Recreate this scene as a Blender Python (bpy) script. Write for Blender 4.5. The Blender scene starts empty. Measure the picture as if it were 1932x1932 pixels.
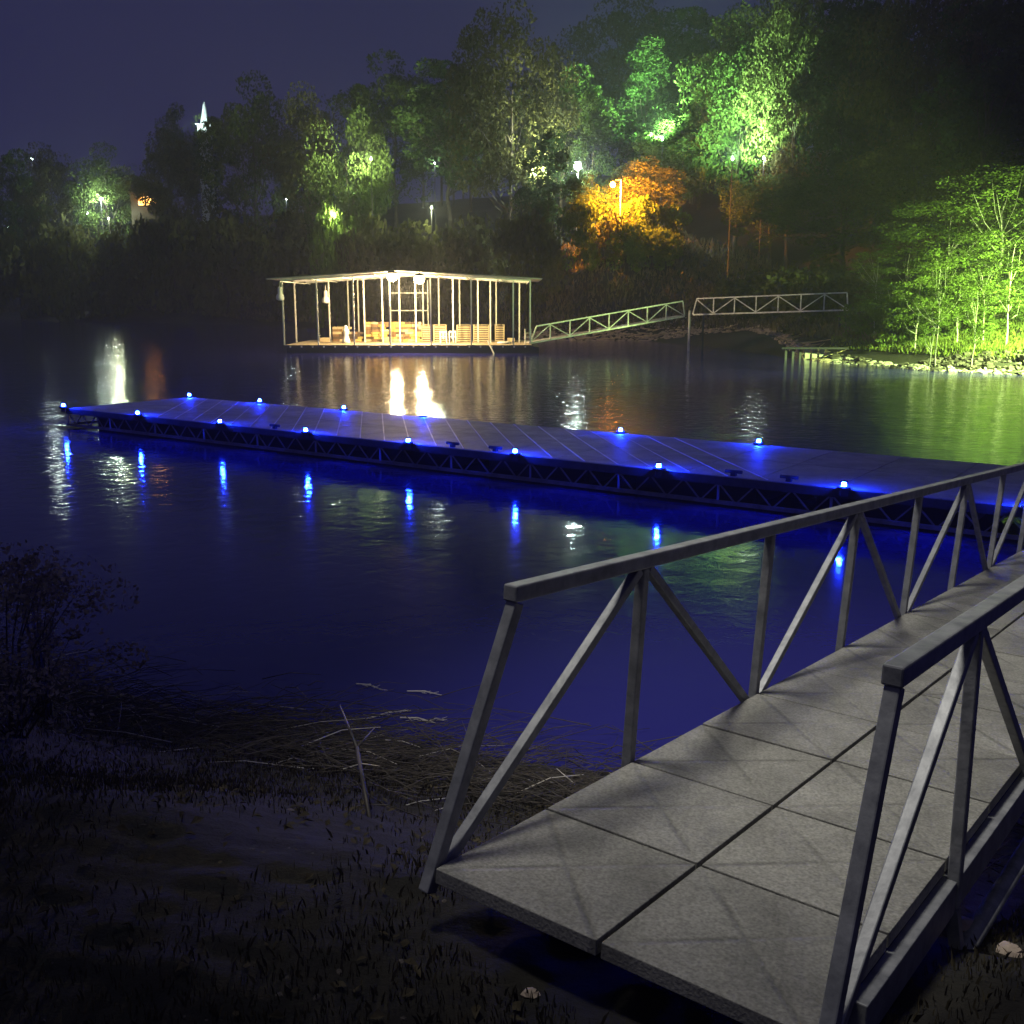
import bpy, math, random
import numpy as np
from mathutils import Vector, Matrix
S = bpy.context.scene
COL = S.collection
R = math.radians

# ------------------------------------------------------------------ camera
EYE = 3.2
F = 1932.0
HOR = 568.0
TH = math.atan((966 - HOR) / F)
cam_d = bpy.data.cameras.new('camera'); cam = bpy.data.objects.new('camera', cam_d); COL.objects.link(cam)
cam_d.sensor_width = 36; cam_d.lens = 36.0; cam_d.clip_start = 0.05; cam_d.clip_end = 2000
cam.location = (0, 0, EYE); cam.rotation_euler = (math.pi / 2 - TH, 0, 0)
S.camera = cam

# ------------------------------------------------------------------ sky, added fill sun, exposure
W = bpy.data.worlds.new('World'); S.world = W; W.use_nodes = True
nt = W.node_tree; nt.nodes.clear()
wo = nt.nodes.new('ShaderNodeOutputWorld'); bg = nt.nodes.new('ShaderNodeBackground')
tc = nt.nodes.new('ShaderNodeTexCoord'); sx = nt.nodes.new('ShaderNodeSeparateXYZ'); cr = nt.nodes.new('ShaderNodeValToRGB')
nt.links.new(tc.outputs['Generated'], sx.inputs[0]); nt.links.new(sx.outputs['Z'], cr.inputs[0])
cr.color_ramp.elements[0].position = 0.0; cr.color_ramp.elements[0].color = (0.019, 0.018, 0.078, 1)
cr.color_ramp.elements[1].position = 0.5; cr.color_ramp.elements[1].color = (0.015, 0.016, 0.066, 1)
nt.links.new(cr.outputs[0], bg.inputs['Color']); bg.inputs['Strength'].default_value = 1.0
nt.links.new(bg.outputs[0], wo.inputs['Surface'])

sun_d = bpy.data.lights.new('fill_sun', 'SUN'); sun = bpy.data.objects.new('fill_sun', sun_d); COL.objects.link(sun)
sun_d.energy = 0.06; sun_d.angle = R(12); sun_d.color = (1.0, 0.98, 0.92)  # weak sun added as fill for the near bank and deck edge
sun.rotation_euler = (R(48), 0, R(-25))

S.view_settings.view_transform = 'Standard'; S.view_settings.look = 'None'
S.view_settings.exposure = 0.0; S.view_settings.gamma = 1.0
S.render.engine = 'CYCLES'
S.cycles.use_denoising = True
S.cycles.max_bounces = 6; S.cycles.diffuse_bounces = 2; S.cycles.glossy_bounces = 3
S.cycles.transmission_bounces = 3; S.cycles.volume_bounces = 0; S.cycles.transparent_max_bounces = 6
S.cycles.sample_clamp_indirect = 3.0; S.cycles.caustics_reflective = False; S.cycles.caustics_refractive = False

def point_light(name, loc, watts, color, radius=0.12, parent=None, spot=None):
    d = bpy.data.lights.new(name, 'SPOT' if spot else 'POINT'); o = bpy.data.objects.new(name, d); COL.objects.link(o)
    d.energy = watts; d.color = color; d.shadow_soft_size = radius
    loc = Vector(loc)
    if spot:
        tgt, ang = spot; d.spot_size = R(ang); d.spot_blend = 0.6
        o.rotation_euler = (Vector(tgt) - loc).to_track_quat('-Z', 'Y').to_euler()
    if parent is not None:
        o.parent = parent; loc = loc - wl(parent)
    o.location = loc
    return o

# unseen lamp added high beside the gangway to light its deck
point_light('unseen_deck_lamp', (-2.2, 4.2, 12.5), 4900, (1.0, 0.97, 0.86), 1.3, spot=((3.4, 5.9, 1.0), 47))
# mercury vapour lamps lighting the wooded right bank, outside the frame
point_light('bank_lamp', (27.0, 45.2, 4.2), 52000, (0.70, 1.0, 0.28), 0.3, spot=((20.0, 52.0, 2.6), 128))

# ------------------------------------------------------------------ pixel ray helper (design grid of 1932 px)
def pt(u, v, Y):
    x = (u - 966) / F; y = -(v - 966) / F
    d = Vector((x, math.cos(TH) + y * math.sin(TH), -math.sin(TH) + y * math.cos(TH)))
    return Vector((0, 0, EYE)) + d * (Y / d.y)
def ptz(u, v, z):
    x = (u - 966) / F; y = -(v - 966) / F
    d = Vector((x, math.cos(TH) + y * math.sin(TH), -math.sin(TH) + y * math.cos(TH)))
    return Vector((0, 0, EYE)) + d * ((z - EYE) / d.z)

# ------------------------------------------------------------------ object helpers
def wl(o):
    v = Vector(o.location)
    while o.parent: o = o.parent; v += Vector(o.location)
    return v
def tag(o, label=None, cat=None, group=None, kind=None):
    if label: o['label'] = label
    if cat: o['category'] = cat
    if group: o['group'] = group
    if kind: o['kind'] = kind
    return o
def thing(name, loc, label, cat, group=None):
    o = bpy.data.objects.new(name, None); COL.objects.link(o); o.location = loc; o.empty_display_size = 0.2
    return tag(o, label, cat, group)
class MB:
    def __init__(s): s.v = []; s.f = []
    def box(s, c, size, rot=None, taper=1.0):
        c = Vector(c); hx, hy, hz = size[0] / 2, size[1] / 2, size[2] / 2; b = len(s.v)
        for z in (-1, 1):
            k = taper if z > 0 else 1.0
            for x, y in ((-1, -1), (1, -1), (1, 1), (-1, 1)):
                p = Vector((x * hx * k, y * hy * k, z * hz))
                if rot is not None: p = rot @ p
                s.v.append(tuple(c + p))
        for f in ((0, 3, 2, 1), (4, 5, 6, 7), (0, 1, 5, 4), (1, 2, 6, 5), (2, 3, 7, 6), (3, 0, 4, 7)):
            s.f.append(tuple(b + i for i in f))
        return s
    def beam(s, a, b, w, h, up=(0, 0, 1)):
        a = Vector(a); b = Vector(b); d = (b - a); L = d.length; d.normalize()
        side = d.cross(Vector(up))
        if side.length < 1e-4: side = d.cross(Vector((1, 0, 0)))
        side.normalize(); u = side.cross(d)
        rot = Matrix((side, d, u)).transposed()
        return s.box((a + b) / 2, (w, L, h), rot)
    def tube(s, a, b, r0, r1=None, n=8, cap=True):
        if r1 is None: r1 = r0
        a = Vector(a); b = Vector(b); d = (b - a).normalized()
        q = d.cross(Vector((0, 0, 1)))
        if q.length < 1e-3: q = d.cross(Vector((1, 0, 0)))
        q.normalize(); w = q.cross(d); k = len(s.v)
        for p, r in ((a, r0), (b, r1)):
            for i in range(n):
                t = 2 * math.pi * i / n; s.v.append(tuple(p + (q * math.cos(t) + w * math.sin(t)) * r))
        for i in range(n):
            j = (i + 1) % n; s.f.append((k + i, k + j, k + n + j, k + n + i))
        if cap:
            s.f.append(tuple(k + i for i in range(n - 1, -1, -1))); s.f.append(tuple(k + n + i for i in range(n)))
        return s
    def path(s, pts, rs, n=7):
        for i in range(len(pts) - 1): s.tube(pts[i], pts[i + 1], rs[i], rs[i + 1], n, cap=(i == 0 or i == len(pts) - 2))
        return s
    def lathe(s, c, prof, n=20):
        c = Vector(c); k = len(s.v)
        for r, z in prof:
            for i in range(n):
                t = 2 * math.pi * i / n; s.v.append(tuple(c + Vector((r * math.cos(t), r * math.sin(t), z))))
        for j in range(len(prof) - 1):
            for i in range(n):
                i2 = (i + 1) % n; s.f.append((k + j * n + i, k + j * n + i2, k + (j + 1) * n + i2, k + (j + 1) * n + i))
        s.f.append(tuple(k + i for i in range(n - 1, -1, -1))); m = k + (len(prof) - 1) * n
        s.f.append(tuple(m + i for i in range(n)))
        return s
    def build(s, name, mat, parent=None, loc=None, smooth=False, bevel=0):
        me = bpy.data.meshes.new(name); o = bpy.data.objects.new(name, me); COL.objects.link(o)
        off = Vector((0, 0, 0))
        if parent is not None: o.parent = parent; off = wl(parent)
        elif loc is not None: off = Vector(loc); o.location = loc
        me.from_pydata([(x - off.x, y - off.y, z - off.z) for x, y, z in s.v], [], s.f)
        me.materials.append(mat); me.update()
        if smooth: me.polygons.foreach_set('use_smooth', [True] * len(me.polygons))
        if bevel:
            m = o.modifiers.new('bevel', 'BEVEL'); m.width = bevel; m.segments = 2; m.limit_method = 'ANGLE'
        return o
def np_mesh(name, verts, faces, mat, parent=None, smooth=False):
    me = bpy.data.meshes.new(name); verts = np.asarray(verts, dtype=np.float32); faces = np.asarray(faces, dtype=np.int32)
    k = faces.shape[1]
    me.vertices.add(len(verts)); me.vertices.foreach_set('co', verts.ravel())
    me.loops.add(faces.size); me.loops.foreach_set('vertex_index', faces.ravel())
    me.polygons.add(len(faces)); me.polygons.foreach_set('loop_start', np.arange(len(faces), dtype=np.int32) * k)
    if smooth: me.polygons.foreach_set('use_smooth', np.ones(len(faces), dtype=bool))
    me.materials.append(mat); me.update(calc_edges=True)
    o = bpy.data.objects.new(name, me); COL.objects.link(o)
    if parent is not None: o.parent = parent
    return o
def copy_tree(o, parent=None):
    c = o.copy(); COL.objects.link(c); c.parent = parent
    for ch in o.children: copy_tree(ch, c)
    return c

# ------------------------------------------------------------------ materials
def mat(name, col, rough=0.6, metal=0.0, spec=0.5, var=None, vscale=3.0, bump=0.0, bscale=20.0, detail=6, coords='Object'):
    m = bpy.data.materials.new(name); m.use_nodes = True; n = m.node_tree; b = n.nodes['Principled BSDF']
    b.inputs['Base Color'].default_value = (*col, 1); b.inputs['Roughness'].default_value = rough
    b.inputs['Metallic'].default_value = metal; b.inputs['Specular IOR Level'].default_value = spec
    if var or bump:
        t = n.nodes.new('ShaderNodeTexCoord')
    if var:
        ns = n.nodes.new('ShaderNodeTexNoise'); ns.inputs['Scale'].default_value = vscale; ns.inputs['Detail'].default_value = detail
        ns.inputs['Roughness'].default_value = 0.65
        r = n.nodes.new('ShaderNodeValToRGB'); r.color_ramp.elements[0].position = 0.33; r.color_ramp.elements[1].position = 0.68
        r.color_ramp.elements[0].color = (*var, 1); r.color_ramp.elements[1].color = (*col, 1)
        n.links.new(t.outputs[coords], ns.inputs['Vector']); n.links.new(ns.outputs['Fac'], r.inputs[0]); n.links.new(r.outputs[0], b.inputs['Base Color'])
    if bump:
        nb = n.nodes.new('ShaderNodeTexNoise'); nb.inputs['Scale'].default_value = bscale; nb.inputs['Detail'].default_value = 5
        bp = n.nodes.new('ShaderNodeBump'); bp.inputs['Strength'].default_value = bump; bp.inputs['Distance'].default_value = 0.02
        n.links.new(t.outputs[coords], nb.inputs['Vector']); n.links.new(nb.outputs['Fac'], bp.inputs['Height']); n.links.new(bp.outputs[0], b.inputs['Normal'])
    return m
def emit(name, col, strength):
    m = bpy.data.materials.new(name); m.use_nodes = True; n = m.node_tree; b = n.nodes['Principled BSDF']
    b.inputs['Base Color'].default_value = (0.8, 0.8, 0.8, 1)
    b.inputs['Emission Color'].default_value = (*col, 1); b.inputs['Emission Strength'].default_value = strength
    return m
def leaf_mat(name, c1, c2, trans=0.3, vs=0.45):
    m = bpy.data.materials.new(name); m.use_nodes = True; n = m.node_tree; n.nodes.clear()
    out = n.nodes.new('ShaderNodeOutputMaterial'); d = n.nodes.new('ShaderNodeBsdfDiffuse'); tr = n.nodes.new('ShaderNodeBsdfTranslucent')
    mx = n.nodes.new('ShaderNodeMixShader'); mx.inputs[0].default_value = trans
    t = n.nodes.new('ShaderNodeTexCoord'); ns = n.nodes.new('ShaderNodeTexNoise'); ns.inputs['Scale'].default_value = vs; ns.inputs['Detail'].default_value = 8
    ns.inputs['Roughness'].default_value = 0.75
    r = n.nodes.new('ShaderNodeValToRGB'); r.color_ramp.elements[0].position = 0.35; r.color_ramp.elements[1].position = 0.65
    r.color_ramp.elements[0].color = (*c1, 1); r.color_ramp.elements[1].color = (*c2, 1)
    n.links.new(t.outputs['Object'], ns.inputs[0]); n.links.new(ns.outputs['Fac'], r.inputs[0])
    n.links.new(r.outputs[0], d.inputs[0]); n.links.new(r.outputs[0], tr.inputs[0])
    n.links.new(d.outputs[0], mx.inputs[1]); n.links.new(tr.outputs[0], mx.inputs[2]); n.links.new(mx.outputs[0], out.inputs[0])
    return m
M = {}
M['steel'] = mat('galvanised_steel', (0.30, 0.305, 0.32), 0.5, 0.25, var=(0.15, 0.155, 0.17), vscale=11, bump=0.1, bscale=40)
M['white_metal'] = mat('white_painted_steel', (0.72, 0.70, 0.64), 0.5, 0.0, var=(0.55, 0.53, 0.48), vscale=3)
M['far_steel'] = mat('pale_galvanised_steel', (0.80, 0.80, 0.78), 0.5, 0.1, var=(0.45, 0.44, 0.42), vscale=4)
M['dark_steel'] = mat('dark_dock_frame', (0.06, 0.06, 0.07), 0.6, 0.3, var=(0.035, 0.035, 0.04), vscale=4)
M['truss'] = mat('grey_truss_steel', (0.24, 0.24, 0.27), 0.55, 0.3, var=(0.13, 0.13, 0.15), vscale=5)
M['bark'] = mat('bark', (0.09, 0.075, 0.055), 0.9, var=(0.04, 0.033, 0.025), vscale=3, bump=0.8, bscale=12)
M['pale_bark'] = mat('pale_bark', (0.42, 0.42, 0.36), 0.85, var=(0.2, 0.2, 0.16), vscale=3, bump=0.6, bscale=10)
M['twig'] = mat('dead_wood', (0.085, 0.07, 0.058), 0.6, var=(0.02, 0.017, 0.014), vscale=6)
M['wet_stick'] = mat('pale_wet_stick', (0.62, 0.58, 0.52), 0.3, spec=0.8)
M['rock'] = mat('rock', (0.48, 0.38, 0.30), 0.75, var=(0.20, 0.16, 0.13), vscale=4, bump=0.9, bscale=9)
M['dark_rock'] = mat('dark_rock', (0.085, 0.07, 0.06), 0.8, var=(0.03, 0.026, 0.024), vscale=4, bump=0.9, bscale=9)
M['pale_rock'] = mat('pale_limestone', (0.55, 0.52, 0.47), 0.6, var=(0.28, 0.26, 0.23), vscale=4, bump=0.8, bscale=9)
M['roof'] = mat('roof_sheet', (0.38, 0.36, 0.32), 0.55, 0.0, var=(0.28, 0.27, 0.24), vscale=2)
M['roof_top'] = mat('weathered_roof_top', (0.16, 0.16, 0.17), 0.6, var=(0.10, 0.10, 0.11), vscale=2)
M['planks'] = mat('deck_boards', (0.45, 0.37, 0.24), 0.75, var=(0.30, 0.24, 0.15), vscale=5)
M['plastic'] = mat('white_plastic', (0.80, 0.79, 0.75), 0.45)
M['rubber'] = mat('black_rubber', (0.02, 0.02, 0.022), 0.7)
M['blue_lens'] = emit('blue_light_lens', (0.004, 0.022, 1.0), 3600)
M['wood_y'] = mat('fresh_yellow_timber', (0.62, 0.43, 0.13), 0.7, var=(0.5, 0.33, 0.09), vscale=6)
M['wood_p'] = mat('pale_timber', (0.58, 0.47, 0.30), 0.7, var=(0.45, 0.36, 0.2), vscale=6)
M['wood_b'] = mat('brown_timber', (0.26, 0.15, 0.07), 0.75, var=(0.15, 0.09, 0.04), vscale=6)
M['wood_d'] = mat('dark_timber', (0.09, 0.06, 0.035), 0.8)
M['stone'] = mat('white_church_stone', (0.75, 0.78, 0.78), 0.6)
M['house_wall'] = mat('house_wall', (0.07, 0.055, 0.045), 0.8, var=(0.05, 0.04, 0.03), vscale=4)
M['house_roof'] = mat('house_roof', (0.08, 0.07, 0.07), 0.8)
M['orange_glass'] = emit('lit_orange_window', (1.0, 0.42, 0.06), 9)

M['leaf_a'] = leaf_mat('leaves_mid', (0.045, 0.075, 0.022), (0.11, 0.15, 0.05))
M['leaf_b'] = leaf_mat('leaves_deep', (0.03, 0.06, 0.02), (0.085, 0.13, 0.045))
M['leaf_c'] = leaf_mat('leaves_olive', (0.065, 0.07, 0.025), (0.14, 0.14, 0.06))
M['leaf_d'] = leaf_mat('leaves_bright', (0.07, 0.12, 0.02), (0.16, 0.22, 0.06), 0.4, 0.8)
M['leaf_s'] = leaf_mat('shrub_leaves', (0.06, 0.05, 0.042), (0.34, 0.30, 0.25), 0.2, 4.0)
M['scrub'] = leaf_mat('dry_scrub', (0.07, 0.06, 0.035), (0.20, 0.17, 0.11), 0.2, 0.6)
M['litter'] = leaf_mat('fallen_leaves', (0.03, 0.026, 0.018), (0.10, 0.085, 0.055), 0.1, 9)
M['grass'] = leaf_mat('grass_blades', (0.10, 0.15, 0.03), (0.22, 0.26, 0.07), 0.35, 1.5)

def panel_mat(crease=False, lo=(0.15, 0.147, 0.135, 1), hi=(0.41, 0.40, 0.36, 1)):
    # grey textured deck panel, stamped with diagonal creases; object x runs across, y along the walkway
    m = bpy.data.materials.new('textured_deck_panel'); m.use_nodes = True; n = m.node_tree; b = n.nodes['Principled BSDF']
    L = n.links
    t = n.nodes.new('ShaderNodeTexCoord')
    n1 = n.nodes.new('ShaderNodeTexNoise'); n1.inputs['Scale'].default_value = 1.9; n1.inputs['Detail'].default_value = 6; n1.inputs['Roughness'].default_value = 0.6
    r1 = n.nodes.new('ShaderNodeValToRGB'); r1.color_ramp.elements[0].position = 0.3; r1.color_ramp.elements[1].position = 0.7
    r1.color_ramp.elements[0].color = lo; r1.color_ramp.elements[1].color = hi
    n2 = n.nodes.new('ShaderNodeTexNoise'); n2.inputs['Scale'].default_value = 95; n2.inputs['Detail'].default_value = 3
    r2 = n.nodes.new('ShaderNodeValToRGB'); r2.color_ramp.elements[0].position = 0.3; r2.color_ramp.elements[1].position = 0.7
    r2.color_ramp.elements[0].color = (0.5, 0.5, 0.5, 1); r2.color_ramp.elements[1].color = (1, 1, 1, 1)
    mu = n.nodes.new('ShaderNodeMixRGB'); mu.blend_type = 'MULTIPLY'; mu.inputs[0].default_value = 1
    bp = n.nodes.new('ShaderNodeBump'); bp.inputs['Strength'].default_value = 0.5; bp.inputs['Distance'].default_value = 0.004
    L.new(t.outputs['Object'], n1.inputs[0]); L.new(t.outputs['Object'], n2.inputs[0])
    L.new(n1.outputs['Fac'], r1.inputs[0]); L.new(n2.outputs['Fac'], r2.inputs[0])
    L.new(r1.outputs[0], mu.inputs[1]); L.new(r2.outputs[0], mu.inputs[2])
    oi = n.nodes.new('ShaderNodeObjectInfo'); n1.noise_dimensions = '4D'
    ml = n.nodes.new('ShaderNodeMath'); ml.operation = 'MULTIPLY'; ml.inputs[1].default_value = 37.0
    L.new(oi.outputs['Random'], ml.inputs[0]); L.new(ml.outputs[0], n1.inputs['W'])
    col_out = mu.outputs[0]; h_out = n2.outputs['Fac']
    if crease:
        sp = n.nodes.new('ShaderNodeSeparateXYZ'); L.new(t.outputs['Object'], sp.inputs[0])
        def mth(op, a, b_=None):
            q = n.nodes.new('ShaderNodeMath'); q.operation = op
            for i_, z_ in enumerate((a, b_)):
                if z_ is None: continue
                if isinstance(z_, (int, float)): q.inputs[i_].default_value = z_
                else: L.new(z_, q.inputs[i_])
            return q.outputs[0]
        dx = mth('ABSOLUTE', sp.outputs['X']); dy = mth('ABSOLUTE', sp.outputs['Y'])
        df = mth('ABSOLUTE', mth('SUBTRACT', dx, dy))
        mr = n.nodes.new('ShaderNodeMapRange'); mr.interpolation_type = 'SMOOTHSTEP'; L.new(df, mr.inputs[0])
        mr.inputs[1].default_value = 0.0; mr.inputs[2].default_value = 0.028; mr.inputs[3].default_value = 0.0; mr.inputs[4].default_value = 1.0
        n3 = n.nodes.new('ShaderNodeTexNoise'); n3.noise_dimensions = '4D'; n3.inputs['Scale'].default_value = 3.0; L.new(t.outputs['Object'], n3.inputs['Vector']); L.new(ml.outputs[0], n3.inputs['W'])
        r3 = n.nodes.new('ShaderNodeMapRange'); L.new(n3.outputs['Fac'], r3.inputs[0]); r3.inputs[1].default_value = 0.40; r3.inputs[2].default_value = 0.62; r3.inputs[3].default_value = 0.0; r3.inputs[4].default_value = 0.42
        dk = mth('MULTIPLY', mth('SUBTRACT', 1.0, mr.outputs[0]), r3.outputs[0])
        fc = mth('SUBTRACT', 1.0, dk)
        cb = n.nodes.new('ShaderNodeCombineXYZ'); [L.new(fc, cb.inputs[k_]) for k_ in range(3)]
        m2 = n.nodes.new('ShaderNodeMixRGB'); m2.blend_type = 'MULTIPLY'; m2.inputs[0].default_value = 1
        L.new(mu.outputs[0], m2.inputs[1]); L.new(cb.outputs[0], m2.inputs[2]); col_out = m2.outputs[0]
        h_out = mth('ADD', mth('MULTIPLY', mr.outputs[0], 1.3), n2.outputs['Fac'])
    L.new(col_out, b.inputs['Base Color']); L.new(h_out, bp.inputs['Height']); L.new(bp.outputs[0], b.inputs['Normal'])
    b.inputs['Roughness'].default_value = 0.62
    return m
M['panel'] = panel_mat(False, (0.32, 0.31, 0.29, 1), (0.62, 0.60, 0.56, 1)); M['creased'] = panel_mat(True)
M['ridge'] = mat('lamp_glint_crease', (0.80, 0.78, 0.73), 0.5)  # pale tone stands for floodlight caught along the creases

# ------------------------------------------------------------------ the setting: terrain, water
def ipol(x, pts):
    xs = [p[0] for p in pts]; ys = [p[1] for p in pts]
    return np.interp(x, xs, ys)
NEAR = [(-320, -90), (-60, 8), (-25, 15), (-10, 13.5), (-6, 10.2), (-4.6, 8.9), (-2.6, 7.7), (-1.5, 7.35), (0.5, 6.6), (1.5, 6.3), (3.0, 6.0), (6, 5.6), (15, 3), (60, -20), (320, -120)]
FAR = [(-320, 260), (-150, 225), (-97, 190), (-67, 165), (-32, 138), (-12, 108), (1.5, 88), (11, 85), (14, 74), (15.5, 64), (17.2, 57), (20, 50), (25, 45.5), (40, 43), (80, 34), (320, 10)]
def vnoise(x, y, seed):
    rs = np.random.RandomState(seed); out = 0
    for k in range(7):
        a = rs.uniform(0, 6.28); fx = math.cos(a); fy = math.sin(a); fr = rs.uniform(0.6, 1.6); ph = rs.uniform(0, 6.28)
        out = out + np.sin((x * fx + y * fy) * fr + ph)
    return out / 7
def fardist(x, y):
    d2 = np.full(np.shape(x), 1e12)
    for (ax_, ay_), (bx2, by2) in zip(FAR[:-1], FAR[1:]):
        ex, ey = bx2 - ax_, by2 - ay_; t_ = np.clip(((x - ax_) * ex + (y - ay_) * ey) / (ex * ex + ey * ey), 0, 1)
        d2 = np.minimum(d2, (x - ax_ - t_ * ex) ** 2 + (y - ay_ - t_ * ey) ** 2)
    return np.sqrt(d2) * np.where(y > ipol(x, FAR), 1.0, -1.0)
def height(x, y):
    x = np.asarray(x, float); y = np.asarray(y, float)
    s1 = ipol(x, NEAR) - y + 0.22 * vnoise(x * 1.7, y * 1.7, 3)
    h1 = np.where(s1 < 0, np.maximum(s1 * 0.25, -2.2), np.interp(s1, [0, 0.8, 2, 3.6, 4.6, 8, 40, 300], [0, 0.16, 0.55, 1.18, 1.31, 1.45, 3.0, 6]))
    h1 = h1 + np.where(s1 > 0.1, 0.035 * vnoise(x * 4, y * 4, 5) + 0.025 * vnoise(x * 13, y * 13, 6) + 0.015 * vnoise(x * 31, y * 31, 16), 0)
    s2 = fardist(x, y) + 0.9 * vnoise(x * 0.35, y * 0.35, 8) + 0.35 * vnoise(x * 1.3, y * 1.3, 9)
    hl = np.interp(s2, [0, 3, 6, 13, 30, 80, 200, 400], [0, 0.6, 2.0, 8.8, 15.5, 24, 36, 44])
    hr = np.interp(s2, [0, 2.5, 6, 14, 40, 100, 250, 400], [0, 0.85, 1.3, 3.4, 13.5, 29, 46, 52])
    w = np.clip((x - 11) / 9, 0, 1)
    h2 = np.where(s2 < 0, np.maximum(s2 * 0.2, -2.2), hl * (1 - w) + hr * w)
    h2 = h2 + np.where(s2 > 0.5, (0.12 + 0.0 * s2) * vnoise(x * 0.9, y * 0.9, 11) * np.clip(s2 / 4, 0, 1) + 0.08 * vnoise(x * 3.1, y * 3.1, 12) * np.clip(s2 / 3, 0, 1), 0)
    return np.maximum(h1, h2)
def hz(x, y): return float(height(x, y))

def ground_mat():
    m = bpy.data.materials.new('earth_bank'); m.use_nodes = True; n = m.node_tree; b = n.nodes['Principled BSDF']; L = n.links
    t = n.nodes.new('ShaderNodeTexCoord')
    a = n.nodes.new('ShaderNodeTexNoise'); a.inputs['Scale'].default_value = 0.12; a.inputs['Detail'].default_value = 7
    c = n.nodes.new('ShaderNodeTexNoise'); c.inputs['Scale'].default_value = 9; c.inputs['Detail'].default_value = 9; c.inputs['Roughness'].default_value = 0.75
    ra = n.nodes.new('ShaderNodeValToRGB'); ra.color_ramp.elements[0].position = 0.4; ra.color_ramp.elements[1].position = 0.6
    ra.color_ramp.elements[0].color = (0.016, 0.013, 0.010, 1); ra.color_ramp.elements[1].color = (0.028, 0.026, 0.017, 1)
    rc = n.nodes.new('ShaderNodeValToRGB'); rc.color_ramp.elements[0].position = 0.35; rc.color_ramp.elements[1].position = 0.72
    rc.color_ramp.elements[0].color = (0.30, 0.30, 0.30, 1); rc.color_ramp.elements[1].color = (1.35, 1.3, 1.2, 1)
    mu = n.nodes.new('ShaderNodeMixRGB'); mu.blend_type = 'MULTIPLY'; mu.inputs[0].default_value = 1
    bp = n.nodes.new('ShaderNodeBump'); bp.inputs['Strength'].default_value = 0.9; bp.inputs['Distance'].default_value = 0.06
    L.new(t.outputs['Object'], a.inputs[0]); L.new(t.outputs['Object'], c.inputs[0]); L.new(a.outputs['Fac'], ra.inputs[0]); L.new(c.outputs['Fac'], rc.inputs[0])
    L.new(ra.outputs[0], mu.inputs[1]); L.new(rc.outputs[0], mu.inputs[2]); L.new(mu.outputs[0], b.inputs['Base Color'])
    L.new(c.outputs['Fac'], bp.inputs['Height']); L.new(bp.outputs[0], b.inputs['Normal']); b.inputs['Roughness'].default_value = 0.9
    return m
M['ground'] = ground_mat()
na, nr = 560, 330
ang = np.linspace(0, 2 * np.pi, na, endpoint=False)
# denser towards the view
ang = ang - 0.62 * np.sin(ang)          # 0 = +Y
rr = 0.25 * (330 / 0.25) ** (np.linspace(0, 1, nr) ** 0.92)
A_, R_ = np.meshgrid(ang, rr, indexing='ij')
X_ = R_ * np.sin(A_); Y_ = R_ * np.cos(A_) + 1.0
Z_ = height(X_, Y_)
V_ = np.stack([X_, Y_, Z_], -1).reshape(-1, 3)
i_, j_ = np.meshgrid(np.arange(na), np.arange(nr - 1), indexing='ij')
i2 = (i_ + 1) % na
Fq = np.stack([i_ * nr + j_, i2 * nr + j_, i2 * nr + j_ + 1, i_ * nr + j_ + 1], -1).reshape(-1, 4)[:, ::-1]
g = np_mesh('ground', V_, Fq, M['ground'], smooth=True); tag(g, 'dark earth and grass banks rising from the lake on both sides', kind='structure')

def water_mat():
    m = bpy.data.materials.new('lake_water'); m.use_nodes = True; n = m.node_tree; b = n.nodes['Principled BSDF']; L = n.links
    b.inputs['Base Color'].default_value = (0.024, 0.023, 0.185, 1); b.inputs['Roughness'].default_value = 0.075
    b.inputs['IOR'].default_value = 1.34; b.inputs['Specular IOR Level'].default_value = 0.75
    t = n.nodes.new('ShaderNodeTexCoord')
    a = n.nodes.new('ShaderNodeTexNoise'); a.inputs['Scale'].default_value = 3.2; a.inputs['Detail'].default_value = 4; a.inputs['Distortion'].default_value = 0.4
    c = n.nodes.new('ShaderNodeTexNoise'); c.inputs['Scale'].default_value = 0.55; c.inputs['Detail'].default_value = 3
    ad = n.nodes.new('ShaderNodeMath'); ad.operation = 'MULTIPLY_ADD'; ad.inputs[1].default_value = 1.6
    L.new(t.outputs['Object'], a.inputs[0]); L.new(t.outputs['Object'], c.inputs[0])
    L.new(c.outputs['Fac'], ad.inputs[0]); L.new(a.outputs['Fac'], ad.inputs[2])
    bp = n.nodes.new('ShaderNodeBump'); bp.inputs['Distance'].default_value = 0.030
    # calm water in the lee of the bank, light ripples further out
    sp = n.nodes.new('ShaderNodeSeparateXYZ'); L.new(t.outputs['Object'], sp.inputs[0])
    mr = n.nodes.new('ShaderNodeMapRange'); mr.interpolation_type = 'SMOOTHSTEP'; L.new(sp.outputs['Y'], mr.inputs[0])
    mr.inputs[1].default_value = 9; mr.inputs[2].default_value = 34; mr.inputs[3].default_value = 0.16; mr.inputs[4].default_value = 0.6
    L.new(mr.outputs[0], bp.inputs['Strength'])
    L.new(ad.outputs[0], bp.inputs['Height']); L.new(bp.outputs[0], b.inputs['Normal'])
    return m
M['water'] = water_mat()
w = MB(); N = 96
for i in range(N):
    t = 2 * math.pi * i / N; w.v.append((328 * math.sin(t), 1 + 328 * math.cos(t), 0))
w.v.append((0, 1, 0))
for i in range(N): w.f.append((N, (i + 1) % N, i))
wo_ = w.build('water', M['water']); tag(wo_, 'dark still lake reflecting the lamps', kind='structure')

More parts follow.
